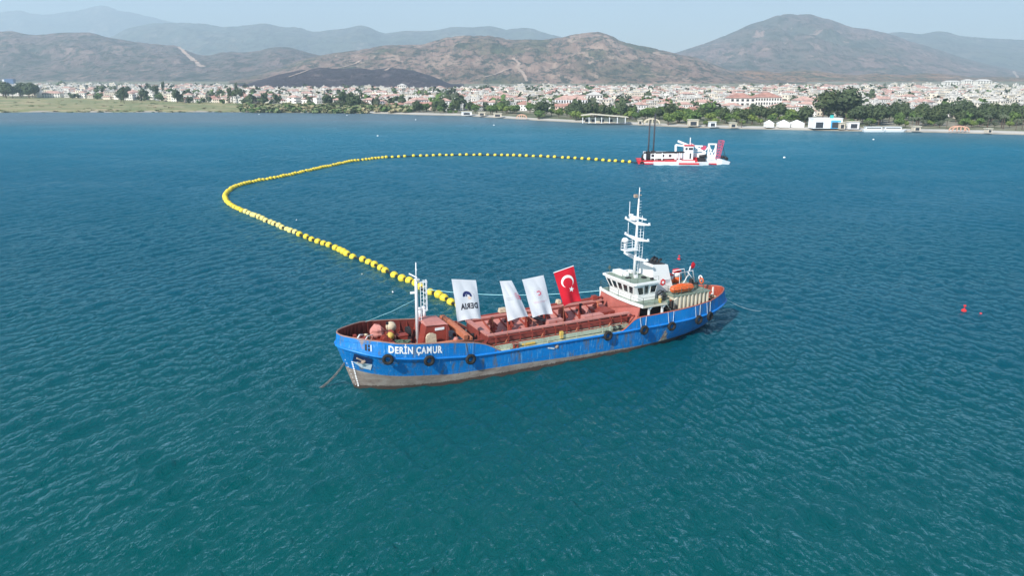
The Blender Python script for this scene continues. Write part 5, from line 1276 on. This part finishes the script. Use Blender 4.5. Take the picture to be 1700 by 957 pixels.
MB().box((33.6, .25, 16.9), (.35, .35, .35)).box((34.05, 0, 17.0), (.3, .14, .1)).box((34.0, 0, 17.5), (.2, .1, .08)).build('masthead_light', M['anchor'], mm_)
# funnel
FN = MB().add([(35.3, -1.5, BZ - .2), (38.6, -1.6, BZ - .2), (38.6, 1.6, BZ - .2), (35.3, 1.5, BZ - .2), (35.35, -1.3, 8.95), (37.5, -1.3, 8.75), (37.5, 1.3, 8.75), (35.35, 1.3, 8.95), (37.9, -1.5, 7.0), (37.9, 1.5, 7.0)],
              [(0, 1, 8, 5, 4), (1, 2, 9, 8), (8, 9, 6, 5), (2, 3, 7, 6, 9), (3, 0, 4, 7), (4, 5, 6, 7)]).build('funnel', M['white'], SH)
MB().box((36.4, 0, 8.87), (1.7, 2.2, .14), ry=.09).build('funnel_top', M['dark'], FN)
for i, (y, a) in enumerate(((-.7, .3), (-.1, -.2), (.5, .4))): MB().tube([(36.5 - i * .1, y, 8.8), (36.6, y, 9.2), (36.9 + a * .2, y, 9.35)], .17, 8).build('exhaust_pipe', M['dark'], FN, smooth=True)
MB().lathe((36.75, -1.5, 6.75), [(.0001, -.02), (.42, -.02), (.42, .01), (.0001, .01)], 6, 'Y').build('funnel_logo', M['redplain'], FN)
MB().lathe((36.75, -1.54, 6.75), [(.0001, -.01), (.19, -.01), (.19, .01), (.0001, .01)], 6, 'Y').build('funnel_logo_centre', M['whiteplain'], FN)
for k in range(3): MB().box((37.45, -1.52, 7.0 - k * .16), (.8 - .15 * k, .03, .05)).build('logo_line', M['printgrey'], FN)
# ladder zone between wheelhouse and casing
MB().beam((35.4, -3.5, 5.1), (37.1, -3.3, 3.1), .7, .12).build('deck_ladder', M['beige'], SH)
mb = MB()
for i in range(26):
    x = random.uniform(34.9, 37.2); y = random.uniform(-3.9, -2.2); mb.box((x, y, random.uniform(2.9, 4.9)), (random.uniform(.15, .5), random.uniform(.1, .4), random.uniform(.2, .8)), rz=random.random())
mb.build('stowed_gear', M['shadegear'], SH)
for x, y, z, a, b, c, mt in ((35.0, -3.4, 5.5, .3, .3, .7, 'cream'), (35.5, -3.0, 5.45, .5, .4, .5, 'dark'), (34.6, -3.9, 5.45, .2, .3, .5, 'yellowbox'), (36.2, -2.6, 5.4, .6, .5, .3, 'dark'), (35.9, -3.6, 5.0, .4, .3, .5, 'greendeck'), (36.5, -3.3, 4.8, .5, .3, .6, 'orangebeam')):
    MB().box((x, y, z), (a, b, c), rz=.3).build('deck_gear', M[mt], SH)
MB().torus((35.6, -2.55, 5.75), .42, .05, 18, 6, 'Y').tube([(35.25, -2.6, 5.7), (36.3, -2.3, 5.95)], .09, 6).build('hose_wheel', M['dark'], SH)
MB().box((36.1, .3, BZ - .28), (1.9, 7.2, .16)).build('link_deck', M['greendeck'], SH)
# casing with ribs, boat deck
CT = 5.5
cs = MB().add([(37.4, -3.2, 2.6), (42.2, -3.0, 2.6), (42.2, 3.0, 2.6), (37.4, 3.2, 2.6), (37.0, -3.3, CT - .12), (42.2, -3.1, CT - .12), (42.2, 3.1, CT - .12), (37.0, 3.3, CT - .12)],
              [(0, 3, 2, 1), (4, 5, 6, 7), (0, 1, 5, 4), (1, 2, 6, 5), (2, 3, 7, 6), (3, 0, 4, 7)]).build('engine_casing', M['beige'], SH)
for k in range(8):
    x = 37.9 + k * .58; MB().add([(x, -3.18, 2.7), (x + .16, -3.17, 2.7), (x + .16, -3.42, CT - .15), (x, -3.45, CT - .15), (x, -3.30, 3.2), (x + .16, -3.30, 3.2)], [(0, 1, 5, 4), (4, 5, 2, 3)]).box((x + .08, -3.3, 4.1), (.15, .3, 2.6)).build('casing_rib', M['beige'], cs)
MB().add([(36.9, -3.3, 3.0), (37.5, -3.3, 3.0), (37.5, -3.45, 5.3), (36.95, -3.45, 5.0), (37.3, -3.2, 5.42)], [(0, 1, 2, 3), (3, 2, 4)]).build('corner_plate', M['beige'], cs)
MB().box((39.6, 0, CT), (5.5, 6.9, .14)).build('boat_deck', M['greendeck'], SH)
railing('boat_deck_railing', [(36.95, 3.35, CT + .07), (36.95, -3.4, CT + .07), (42.3, -3.4, CT + .07), (42.3, 3.35, CT + .07)], .9, M['railgreen'], SH, 1.0)
# davits, frame, capsules
mb = MB().tube([(39.7, -.9, CT), (39.8, -.8, 7.35), (41.7, -.8, 7.45), (42.2, -.8, CT)], .07, 8).tube([(40.9, -.8, 7.4), (42.0, -.8, 6.2)], .05, 6).tube([(39.8, .9, CT), (39.9, .8, 7.2), (41.7, .8, 7.3), (42.2, .8, CT)], .07, 8)
mb.build('davit_frame', M['mast'], SH, smooth=True)
MB().tube([(41.1, .2, CT), (41.3, -.5, 6.8), (41.35, -.8, 8.0)], .08, 6).tube([(40.8, -.2, CT), (41.3, -.6, 7.2)], .05, 6).build('stern_pole', M['mast'], SH)
for x, y, s_, mt in ((41.7, -1.6, .5, 'dark'), (41.2, -2.2, .4, 'railgreen'), (42.0, -.4, .6, 'dark'), (41.5, 1.6, .7, 'railgreen'), (38.8, .4, .7, 'dark'), (40.3, 1.6, .6, 'cream')):
    MB().box((x, y, CT + .07 + s_ * .6), (s_, s_ * .7, s_ * 1.2), rz=.4).build('deck_gear', M[mt], SH)
# aft deck gear
for x, y in ((45.9, .3), (45.9, -.3), (44.9, 2.3), (43.6, -2.5)): MB().lathe((x, y, 2.85), [(.2, 0), (.17, .6), (.26, .62), (.26, .72), (.0001, .8)], 10).build('bollard', M['cream'], SH, smooth=True)
mb = MB()
for k in range(6): mb.torus((44.3 + .02 * k, -.9, 3.0 + k * .09), .55 - .03 * k, .07, 18, 5, 'Z')
mb.build('rope_coil', M['dark'], SH)
MB().box((46.7, 1.0, 3.7), (.16, .3, 1.3)).build('stern_stanchion', M['white'], SH)
MB().box((43.4, 1.6, 3.2), (.9, 1.2, .7)).build('stern_winch', M['dark'], SH)
# ---- side details of the hull
def bul_pt(x, v, off=.03, side=-1):              # point on the outside of the forward bulwark, v 0 at the rub rail, 1 at the cap
    t = (x - T_TOP[0][0]) / (T_TOP[-1][0] - T_TOP[0][0]); xr, hr = plan(T_RUB, t); zr = itp(xr, ZR); zt = itp(x, ZT) if x < 20 else itp(x, ZTA); h = itp(x, T_TOP)
    e = .01; h2 = itp(x + e, T_TOP); nx = -(h2 - h) / e; L = math.hypot(nx, 1)
    return Vector((xr + (x - xr) * v + nx / L * off, side * (hr + (h - hr) * v + off / L), zr + (zt - zr) * v))
def text_geo(body, bold=.02):
    c = bpy.data.curves.new('txt', 'FONT'); c.body = body; c.size = 1; c.offset = bold; c.resolution_u = 3; c.space_character = 1.12
    o = bpy.data.objects.new('txt', c); COL.objects.link(o); bpy.context.view_layer.update()
    me = bpy.data.meshes.new_from_object(o.evaluated_get(bpy.context.evaluated_depsgraph_get()))
    V = [v.co.copy() for v in me.vertices]; Fc = [tuple(p.vertices) for p in me.polygons]
    bpy.data.objects.remove(o); bpy.data.curves.remove(c); bpy.data.meshes.remove(me); return V, Fc
V, Fc = text_geo('DERİN ÇAMUR', .038)
x0, x1 = min(v.x for v in V), max(v.x for v in V)
capH = .70
mb = MB().add([bul_pt(2.62 + (v.x - x0) / (x1 - x0) * 5.25, .37 + .46 * v.y / capH, .035) for v in V], Fc)
mb.build('ship_name', M['whiteplain'], fb)
# fairlead in the bow plating
q = lambda x0, x1, v0, v1, off, mat, nm, par: MB().add([bul_pt(x0, v0, off), bul_pt(x1, v0, off), bul_pt(x1, v1, off), bul_pt(x0, v1, off)], [(0, 1, 2, 3)]).build(nm, mat, par)
fl = q(.62, 1.28, .22, .78, .04, M['rub'], 'fairlead', fb)
q(.66, .82, .28, .74, .06, M['dark'], 'opening', fb); q(.9, 1.06, .28, .48, .06, M['dark'], 'opening', fb); q(.9, 1.06, .54, .74, .06, M['dark'], 'opening', fb); q(1.1, 1.2, .28, .74, .055, M['scrape'], 'fairlead_lip', fb)
# anchor pocket and anchor
def hp(x, z, off):
    h = hull_at(x, z); h2 = hull_at(x + .3, z); nx = -(h2 - h) / .3; L = math.hypot(nx, 1); return Vector((x + nx / L * off, -(h + off / L), z))
MB().add([hp(-.3, 4.3, .05), hp(-.35, 3.35, .05), hp(1.2, 3.2, .05), hp(1.15, 3.9, .05)], [(0, 1, 2, 3)]).build('anchor_pocket', M['pocket'], hull)
MB().add([hp(-.35, 3.3, .06), hp(.45, 2.6, .08), hp(1.2, 2.4, .06), hp(1.25, 3.15, .08), hp(.6, 3.3, .14)], [(0, 1, 2, 3, 4)]).build('anchor_plate', M['scrape'], hull)
an = MB(); A = hp(.42, 3.65, .18)
an.beam(A + Vector((-.45, -.02, .28)), A + Vector((.35, 0, -.25)), .13, .13); an.beam(A + Vector((.0, 0, -.35)), A + Vector((.6, 0, .12)), .2, .2)
for s in (-1, 1): an.beam(A + Vector((.3 + s * .28, 0, -.12 + s * .22)), A + Vector((-.02 + s * .38, -.08, .12 + s * .28)), .16, .1)
an.build('anchor', M['anchor'], hull)
# stem marks
for side in (-1,):
    for k in range(15):
        z = .25 + k * .21; t = None
        xw = 0 + (-1.55) * (z / 4.78); P = hp(xw + .42 + .02 * k, z, .05)
        MB().box(P, (.17, .02, .10), rz=-.9).build('draught_mark', M['whiteplain'], hull)
        if k % 2 == 0: MB().box(hp(xw + .2, z + .1, .05), (.1, .02, .05), rz=-.9).build('draught_mark', M['whiteplain'], hull)
MB().box(hp(20.2, 2.2, .05), (.8, .05, .14), ry=.25).build('scuff_patch', M['scrape'], hull); MB().lathe(hp(20.9, 2.25, .06), [(.0001, -.1), (.22, 0), (.0001, .1)], 8, 'Y').build('rusty_scupper', M['anchor'], hull)
# ---- tyre fenders, each hung by two ropes
TY = [(2.35, 4.0, 'first tyre fender from the bow, below the D of the ship name'), (6.36, 3.33, 'tyre fender below the R that ends the ship name'), (10.75, 2.72, 'third tyre fender from the bow, before the blue bulwark ends'),
      (27.16, 2.62, 'tyre fender at the pale green walkway, forward of the aft bulwark'), (32.03, 2.53, 'tyre fender below the white pillars under the wheelhouse'), (35.9, 2.4, 'tyre fender above the orange rust patch'), (40.0, 2.52, 'second tyre fender from the stern'), (41.9, 2.62, 'tyre fender nearest the stern')]
tyre = None
for x, z, lab in TY:
    zr = itp(x, ZR); h = itp(x, T_RUB); h2 = itp(x + .3, T_RUB); slope = (h2 - itp(x - .3, T_RUB)) / .6
    loc = L2W(x, -(h + .36), z - .02)
    ang = SHIP_A + math.atan2(-slope, 1)
    o = empty('tyre_fender', lab, 'tyre', loc, ang, 'tyre fenders along the port side'); rm = M['rope'] if x > 20 else M['ropeblue']; rr_ = .028 if x > 20 else .014
    if tyre is None:
        tm = MB().torus((0, 0, 0), .40, .17, 26, 10, 'Y', sq=1.0)
        tyre = tm.build('tyre', M['rubber'], o, smooth=True)
    else:
        c = tyre.copy(); COL.objects.link(c); c.parent = o
    top = (itp(x, ZT) if x < 14.3 else itp(x, ZTA) if x > 30 else zr + .02) - z; yt = .36 if top < 1 else .34
    for s in (-1, 1):
        MB().tube([(s * .12, -.02, .42), (s * .3, .20, zr - z + .13) if top > .8 else (s * .15, .2, top), (s * .42, .30, top + .05)] if top > .8 else [(s * .1, 0, .42), (s * .12, .3, top + .1)], rr_, 5).build('rope', rm, o)
# ---- flags, flown from a thin stay between the masts
STAY = tag(MB().tube([L2W(6.95, 0, 10.6), L2W(12, -.35, 10.35), L2W(20, -.6, 10.2), L2W(26, -.5, 10.5), L2W(33.7, -.1, 12.0)], .012, 5).build('signal_stay', M['dark']), 'thin wire stay running from the foremast to the main mast above the flags', 'wire')
def flag(label, corners, mat, prints, bulge=.22, seed=0, name='hanging_flag', cut=None, batten=None):
    TL, TR, BL, BR = [Vector(c) for c in corners]; rnd = random.Random(seed)
    o = empty(name, label, 'flag', L2W(*TL), SHIP_A, 'flags flying over the hold'); off = TL
    nrm = (TR - TL).cross(BL - TL).normalized()
    if nrm.y > 0: nrm = -nrm
    def S(u, v, d=0):
        p = TL.lerp(TR, u).lerp(BL.lerp(BR, u), v)
        if cut: p = p + (TL.lerp(BL, v) - p) * cut(u, v)
        w = bulge * math.sin(PI * min(1, v * 1.02)) * .9 * math.sin(PI * u * .9 + .2) + .10 * math.sin(u * 6 + v * 3 + seed) * v + .09 * math.sin(u * 12 - v * 5 + seed * 2) * max(0, v - .35) * 1.6 + .07 * (abs(math.sin((u * 1.6 - v * .8) * 4 + seed)) - .5) * (1 - v * .5) * math.sin(PI * min(1, v * 1.5 + .05))
        sag = Vector((0, 0, .10 * math.sin(PI * u) * v * v * 1.5))
        return p + nrm * (w + d) + sag
    NU, NV = 22, 40; vs = [S(i / NU, j / NV) for j in range(NV + 1) for i in range(NU + 1)]
    fs = [(j * (NU + 1) + i, j * (NU + 1) + i + 1, (j + 1) * (NU + 1) + i + 1, (j + 1) * (NU + 1) + i) for j in range(NV) for i in range(NU)]
    MB().add(vs, fs).build('cloth', mat, o, off, smooth=True)
    for V, Fc, pm, nm in prints:
        g = MB().add([S(a, b, .018) for a, b in V], Fc).add([S(a, b, -.018) for a, b in V], [f[::-1] for f in Fc]); g.build(nm, pm, o, off)
    if batten: MB().tube([S(0, -.004), S(.5, -.004), S(1, -.004)], .05, 6).build('batten', M['whiteplain'], o, off)
    for P, x2, y2 in ((S(0, 1), BL.x - .6, -3.25), (S(1, 1), BR.x + 1.2, -3.25)):
        MB().tube([P, Vector((x2, y2, 4.05))], .014, 5).build('tether_rope', M['orangebeam'], o, off)
    for P, xx in ((S(0, 0), TL.x), (S(1, 0), TR.x)):
        zst = 10.55 if xx < 14 else 10.25 if xx < 23 else 10.4
        yst = -.35 if xx < 14 else -.55
        MB().tube([P, Vector((xx, yst, max(P.z + .05, itp(xx, [(6.95, 10.6), (12, 10.35), (20, 10.2), (26, 10.5), (33.7, 12.0)]))))], .007, 4).build('hoist_cord', M['dark'], o, off)
    return o
def ring(cu, cv, r0, r1, asp, n=28, a0=0, a1=2 * PI, shift=0):
    V = []; Fc = []
    for i in range(n + 1):
        a = a0 + (a1 - a0) * i / n; V.append((cu + r0 * math.cos(a) + shift, cv + r0 * asp * math.sin(a))); V.append((cu + r1 * math.cos(a), cv + r1 * asp * math.sin(a)))
    for i in range(n): Fc.append((2 * i, 2 * i + 1, 2 * i + 3, 2 * i + 2))
    return V, Fc
def grid_disc(cu, cv, r, asp, n=20):
    V = [(cu, cv)] + [(cu + r * math.cos(2 * PI * i / n), cv + r * asp * math.sin(2 * PI * i / n)) for i in range(n)]; return V, [(0, i + 1, (i + 1) % n + 1) for i in range(n)]
def rects(L):
    V = []; Fc = []
    for a, b, w, h in L:
        m = 6; o = len(V)
        for k in range(m + 1): V += [(a - w / 2 + w * k / m, b - h / 2), (a - w / 2 + w * k / m, b + h / 2)]
        Fc += [(o + 2 * k, o + 2 * k + 2, o + 2 * k + 3, o + 2 * k + 1) for k in range(m)]
    return V, Fc
tv, tf = text_geo('DERIA', .045); ta, tb = min(v.x for v in tv), max(v.x for v in tv)
deria = ([(.91 - .72 * (v.x - ta) / (tb - ta), .715 - .135 * v.y / .7 + .02 * (v.x - ta) / (tb - ta)) for v in tv], tf)
flag('white flag with a dark blue arch emblem over a mirrored dark name, nearest the bow', [(10.25, -1.2, 10.27), (12.95, -1.2, 9.82), (10.4, -2.3, 6.0), (13.0, -2.3, 5.95)], M['flagwhite'],
     [(*ring(.52, .40, .09, .185, .62, 24, PI * .92, PI * 2.08, .015), M['navy'], 'emblem_arch'), (*ring(.56, .395, .045, .085, .62, 18, PI * .8, PI * 1.9), M['navy'], 'emblem_arch'), (*grid_disc(.60, .455, .065, .62), M['printskin'], 'emblem_dot'),
      (*ring(.6, .42, .20, .215, .62, 20, PI * 1.5, PI * 2.15), M['printgrey'], 'emblem_line'), (*deria, M['printblack'], 'name_print')], .2, 1)
flag('folded white flag with a pink emblem cut by its slanting edge, second from the bow', [(15.65, -1.2, 9.4), (17.05, -1.2, 9.29), (16.15, -2.3, 5.2), (18.6, -2.3, 5.4)], M['flagwhite'],
     [(*ring(.80, .42, .075, .135, .72, 22), M['printpink'], 'emblem_ring'), (*ring(.80, .42, .0, .05, .72, 14), M['printpink'], 'emblem_core'), (*ring(.86, .45, .09, .16, .72, 10, -.6, 1.0), M['printred'], 'emblem_edge'), (*rects([(.33, .44, .40, .010), (.30, .475, .36, .008), (.36, .50, .34, .007)]), M['printgrey'], 'text_lines')], .34, 2)
flag('white flag with a small pink rosette and faint lines of text, third from the bow', [(18.3, -1.2, 9.24), (20.9, -1.2, 9.42), (19.0, -2.3, 5.2), (21.5, -2.3, 5.25)], M['flagwhite'],
     [(*ring(.55, .42, .055, .10, .6, 20, -2.6, 2.2), M['printred'], 'rosette_core'), (*ring(.55, .42, .13, .14, .6, 24), M['printpink'], 'rosette_ring'),
      (*[(lambda L: rects(L))([(.55 + .20 * math.cos(a), .42 + .125 * math.sin(a), .028, .013) for a in np.linspace(0, 2 * PI, 17)[:-1]])][0], M['printgrey'], 'rosette_dots'),
      (*rects([(.53, .635, .62, .009), (.5, .665, .5, .006)]), M['printpink'], 'text_lines')], .16, 3)
cres = []
def crescent(cu, cv, R, asp, n=30):
    V = []; Fc = []
    for i in range(n + 1):
        a = PI / 2 + .62 + (2 * PI - 1.24) * i / n; w = math.sin(PI * i / n) ** .8
        V.append((cu + R * math.cos(a), cv + R * asp * math.sin(a))); k = R * (1 - .36 * w); V.append((cu + k * math.cos(a), cv + k * asp * math.sin(a) + R * asp * .04 * w))
    for i in range(n): Fc.append((2 * i, 2 * i + 1, 2 * i + 3, 2 * i + 2))
    return V, Fc
star = [(.60, .61)] + [(.60 + (.15 if i % 2 == 0 else .06) * math.sin(2 * PI * i / 10 + .3), .61 - (.15 if i % 2 == 0 else .06) * .60 * math.cos(2 * PI * i / 10 + .3)) for i in range(10)]
flag('red flag with a white crescent and star, nearest the wheelhouse', [(22.15, -1.2, 9.52), (24.65, -1.2, 10.02), (22.85, -2.3, 5.95), (25.0, -2.3, 6.25)], M['flagred'],
     [(*crescent(.50, .36, .32, .56), M['whiteplain'], 'crescent'), (star, [(0, i + 1, (i + 1) % 10 + 1) for i in range(10)], M['whiteplain'], 'star')], .24, 4, batten=True)
# ---- lifeboat
lb0 = (38.6, -2.75, CT + .14); LB = empty('lifeboat', 'small closed orange lifeboat on the green boat deck', 'lifeboat', L2W(*lb0), SHIP_A - .0); LB.scale = (.93, .82, .86)
vs = []; st = [(-1.75, .25, .35, .8), (-1.55, .5, .1, .98), (-.9, .62, .0, 1.08), (0, .66, -.02, 1.12), (.9, .62, .0, 1.08), (1.5, .45, .12, 1.0), (1.8, .12, .4, .85)]
for x, w, zb_, zt_ in st: vs += [(x, 0, zb_), (x, -w * .75, zb_ + .16), (x, -w, .5), (x, -w * .9, .68), (x, -w * .55, zt_), (x, w * .55, zt_), (x, w * .9, .68), (x, w, .5), (x, w * .75, zb_ + .16)]
fs = [(i * 9 + k, i * 9 + (k + 1) % 9, (i + 1) * 9 + (k + 1) % 9, (i + 1) * 9 + k) for i in range(6) for k in range(9)] + [tuple(range(9))[::-1], tuple(range(54, 63))]
MB().add(vs, fs).build('boat_hull', M['lifeboat'], LB)
MB().tube([(x * 1.01, -w - .02, .56) for x, w, a, b_ in st], .05, 6).build('grab_rail', M['orangeparts'], LB)
for x in (-1.1, 1.1): MB().box((x, 0, .08), (.16, 1.3, .26)).build('cradle', M['railgreen'], LB)
MB().box((-.2, 0, 1.13), (.9, .5, .1)).build('hatch', M['orangeparts'], LB)
# red and white life raft canisters, life ring, red buoys on deck, fluttering pennant
for (x, y, z, sc_, lab) in ((40.9, 1.3, CT + .07, 1.0, 'taller red and white striped mooring buoy on the boat deck'), (40.0, 1.2, CT + .07, .75, 'shorter red and white mooring buoy left of the taller one'), (41.7, 1.9, CT + .07, .9, 'red topped white mooring buoy right of the taller striped one')):
    r = empty('deck_buoy', lab, 'buoy', L2W(x, y, z), SHIP_A, 'red and white buoys on the boat deck')
    MB().lathe((0, 0, 0), [(.5 * sc_, 0), (.55 * sc_, .3 * sc_), (.5 * sc_, .75 * sc_)], 12).build('red_base', M['orangeparts'], r, smooth=True); MB().lathe((0, 0, 0), [(.5 * sc_, .75 * sc_), (.5 * sc_, 1.3 * sc_)], 12).build('white_band', M['whiteplain'], r, smooth=True)
    MB().lathe((0, 0, 0), [(.5 * sc_, 1.3 * sc_), (.4 * sc_, 1.6 * sc_), (.0001, 1.7 * sc_)], 12).build('red_top', M['redplain'], r, smooth=True)
r = empty('life_ring', 'orange and white life ring on the aft rail of the boat deck', 'life ring', L2W(42.4, -1.7, 6.3), SHIP_A, None)
MB().torus((0, 0, 0), .3, .09, 18, 8, 'X').build('ring', M['orangeparts'], r, smooth=True); MB().torus((.08, .3, .25), .28, .08, 18, 8, 'X').build('white_ring', M['whiteplain'], r, smooth=True)
r = empty('pennant', 'small dark red pennant at the top of the stern pole', 'flag', L2W(41.35, -.8, 7.9), SHIP_A)
MB().add([(0, 0, 0), (.3, -.1, .15), (.65, -.05, .35), (.6, 0, -.15), (.25, .1, -.25), (.1, -.05, .55), (.45, .1, .6)], [(0, 1, 3, 4), (1, 2, 3), (0, 5, 1), (5, 6, 2, 1)]).build('cloth', M['flagred'], r)
# ---- lines
def line(name, pts, r, mat, label, cat='rope'): tag(MB().tube(pts, r, 6).build(name, mat, smooth=True), label, cat)
a = unpro(704, 480, .7); b = L2W(31.9, 4.25, 4.9); n_ = 16
line('towing_line', [a.lerp(b, i / n_) + Vector((0, 0, -.75 * 4 * (i / n_) * (1 - i / n_))) for i in range(n_ + 1)], .042, M['cyanrope'], 'pale cyan line running behind the flags from the floats to the wheelhouse')
a = L2W(47.7, .2, 3.1); b = unpro(1268, 517, -.1); line('stern_mooring_line', [a.lerp(b, i / 8) + Vector((0, 0, -.5 * 4 * (i / 8) * (1 - i / 8))) for i in range(9)], .02, M['rope'], 'pale mooring line running from the stern into the water on the right')
a = L2W(6.9, 0, 8.3); b = L2W(2.4, 3.55, 5.45); line('forestay', [a, a.lerp(b, .5) + Vector((0, 0, -.15)), b], .018, M['cyanrope'], 'thin green stay from the white foremast down to the far bow rail')
a = L2W(-.75, -.3, 3.0); b = unpro(530, 646, -.2); ch = MB(); N = 40
for i in range(N):
    p = a.lerp(b, i / N) + Vector((0, 0, -.3 * 4 * (i / N) * (1 - i / N))); ch.torus((0, 0, 0), .075, .03, 8, 5, 'Y' if i % 2 else 'X')
    k = len(ch.v) - 40
    for j in range(k, len(ch.v)): v = Vector(ch.v[j]); ch.v[j] = (v.x + p.x, v.y + p.y, v.z * 1.3 + p.z)
tag(ch.build('anchor_chain', M['chain']), 'anchor chain slanting from the bow into the water on the left', 'chain')
# gulls resting on the water
for px, py, lab in ((492, 366, 'small dark and white bird on the water inside the pipeline bend'), (601, 456, 'white bird on the water left of the near floats'), (652, 486, 'white bird on the water below the near floats')):
    p = unpro(px, py, .05); r = empty('seagull', lab, 'bird', p, random.random() * 6); r.scale = (.8, .8, .8)
    MB().lathe((0, 0, .08), [(.0001, -.28), (.09, -.16), (.13, 0), (.10, .14), (.05, .22), (.0001, .26)], 10, 'X').lathe((.22, 0, .22), [(.0001, -.07), (.06, 0), (.0001, .07)], 8, 'X').lathe((.2, 0, .15), [(.05, -.06), (.04, .06)], 8).build('body', M['whiteplain'], r, smooth=True)
    MB().add([(-.15, -.1, .16), (.1, -.12, .17), (-.3, -.02, .13), (-.15, .1, .16), (.1, .12, .17), (-.3, .02, .13)], [(0, 1, 2), (3, 5, 4)]).build('wing', M['printgrey'], r); MB().lathe((.31, 0, .21), [(.02, -.03), (.0001, .05)], 6, 'X').build('beak', M['yellowbox'], r)
#@@LABELS
ORD = ['first', 'second', 'third', 'fourth', 'fifth', 'sixth', 'seventh', 'eighth', 'ninth', 'tenth', 'eleventh', 'twelfth', 'thirteenth', 'fourteenth', 'fifteenth', 'sixteenth', 'seventeenth', 'eighteenth', 'nineteenth', 'twentieth', 'twenty-first', 'twenty-second', 'twenty-third', 'twenty-fourth', 'twenty-fifth', 'twenty-sixth', 'twenty-seventh', 'twenty-eighth', 'twenty-ninth', 'thirtieth', 'thirty-first', 'thirty-second', 'thirty-third', 'thirty-fourth', 'thirty-fifth', 'thirty-sixth', 'thirty-seventh', 'thirty-eighth', 'thirty-ninth', 'fortieth', 'forty-first', 'forty-second', 'forty-third', 'forty-fourth']
bylab = {}
for o in COL.objects:
    if o.get('label') and not o.parent and o.get('group'): bylab.setdefault(o['label'], []).append(o)
for lab, L in bylab.items():
    fl_ = L[0].name.startswith('pipe_float')
    if len(L) < 2 or len(L) > (44 if fl_ else 20) or len(lab.split()) > 13: continue
    if not fl_: L.sort(key=lambda o: proj_x(o.location))
    else: L.sort(key=lambda o: o['run_m'])
    for i, o in enumerate(L):
        side = 'along the pipe from the ship' if fl_ else 'from left'
        o['label'] = f'{lab}, {ORD[i]} {side}' if not fl_ else f'{lab}, {ORD[i]} from ship'
#@@HAZE
m, nt, b = new_mat('haze_air'); nt.nodes.remove(b)
pv = nt.nodes.new('ShaderNodeVolumePrincipled'); pv.inputs['Color'].default_value = (.68, .86, 1.0, 1); pv.inputs['Density'].default_value = 1.45e-4; pv.inputs['Anisotropy'].default_value = 0.1
nt.links.new(pv.outputs[0], nt.nodes['Material Output'].inputs['Volume'])
try: m.cycles.homogeneous_volume = True
except Exception: pass
hz = MB().box((500, 3250, 830), (40000, 24500, 1680)).build('haze', m, kind='stuff')
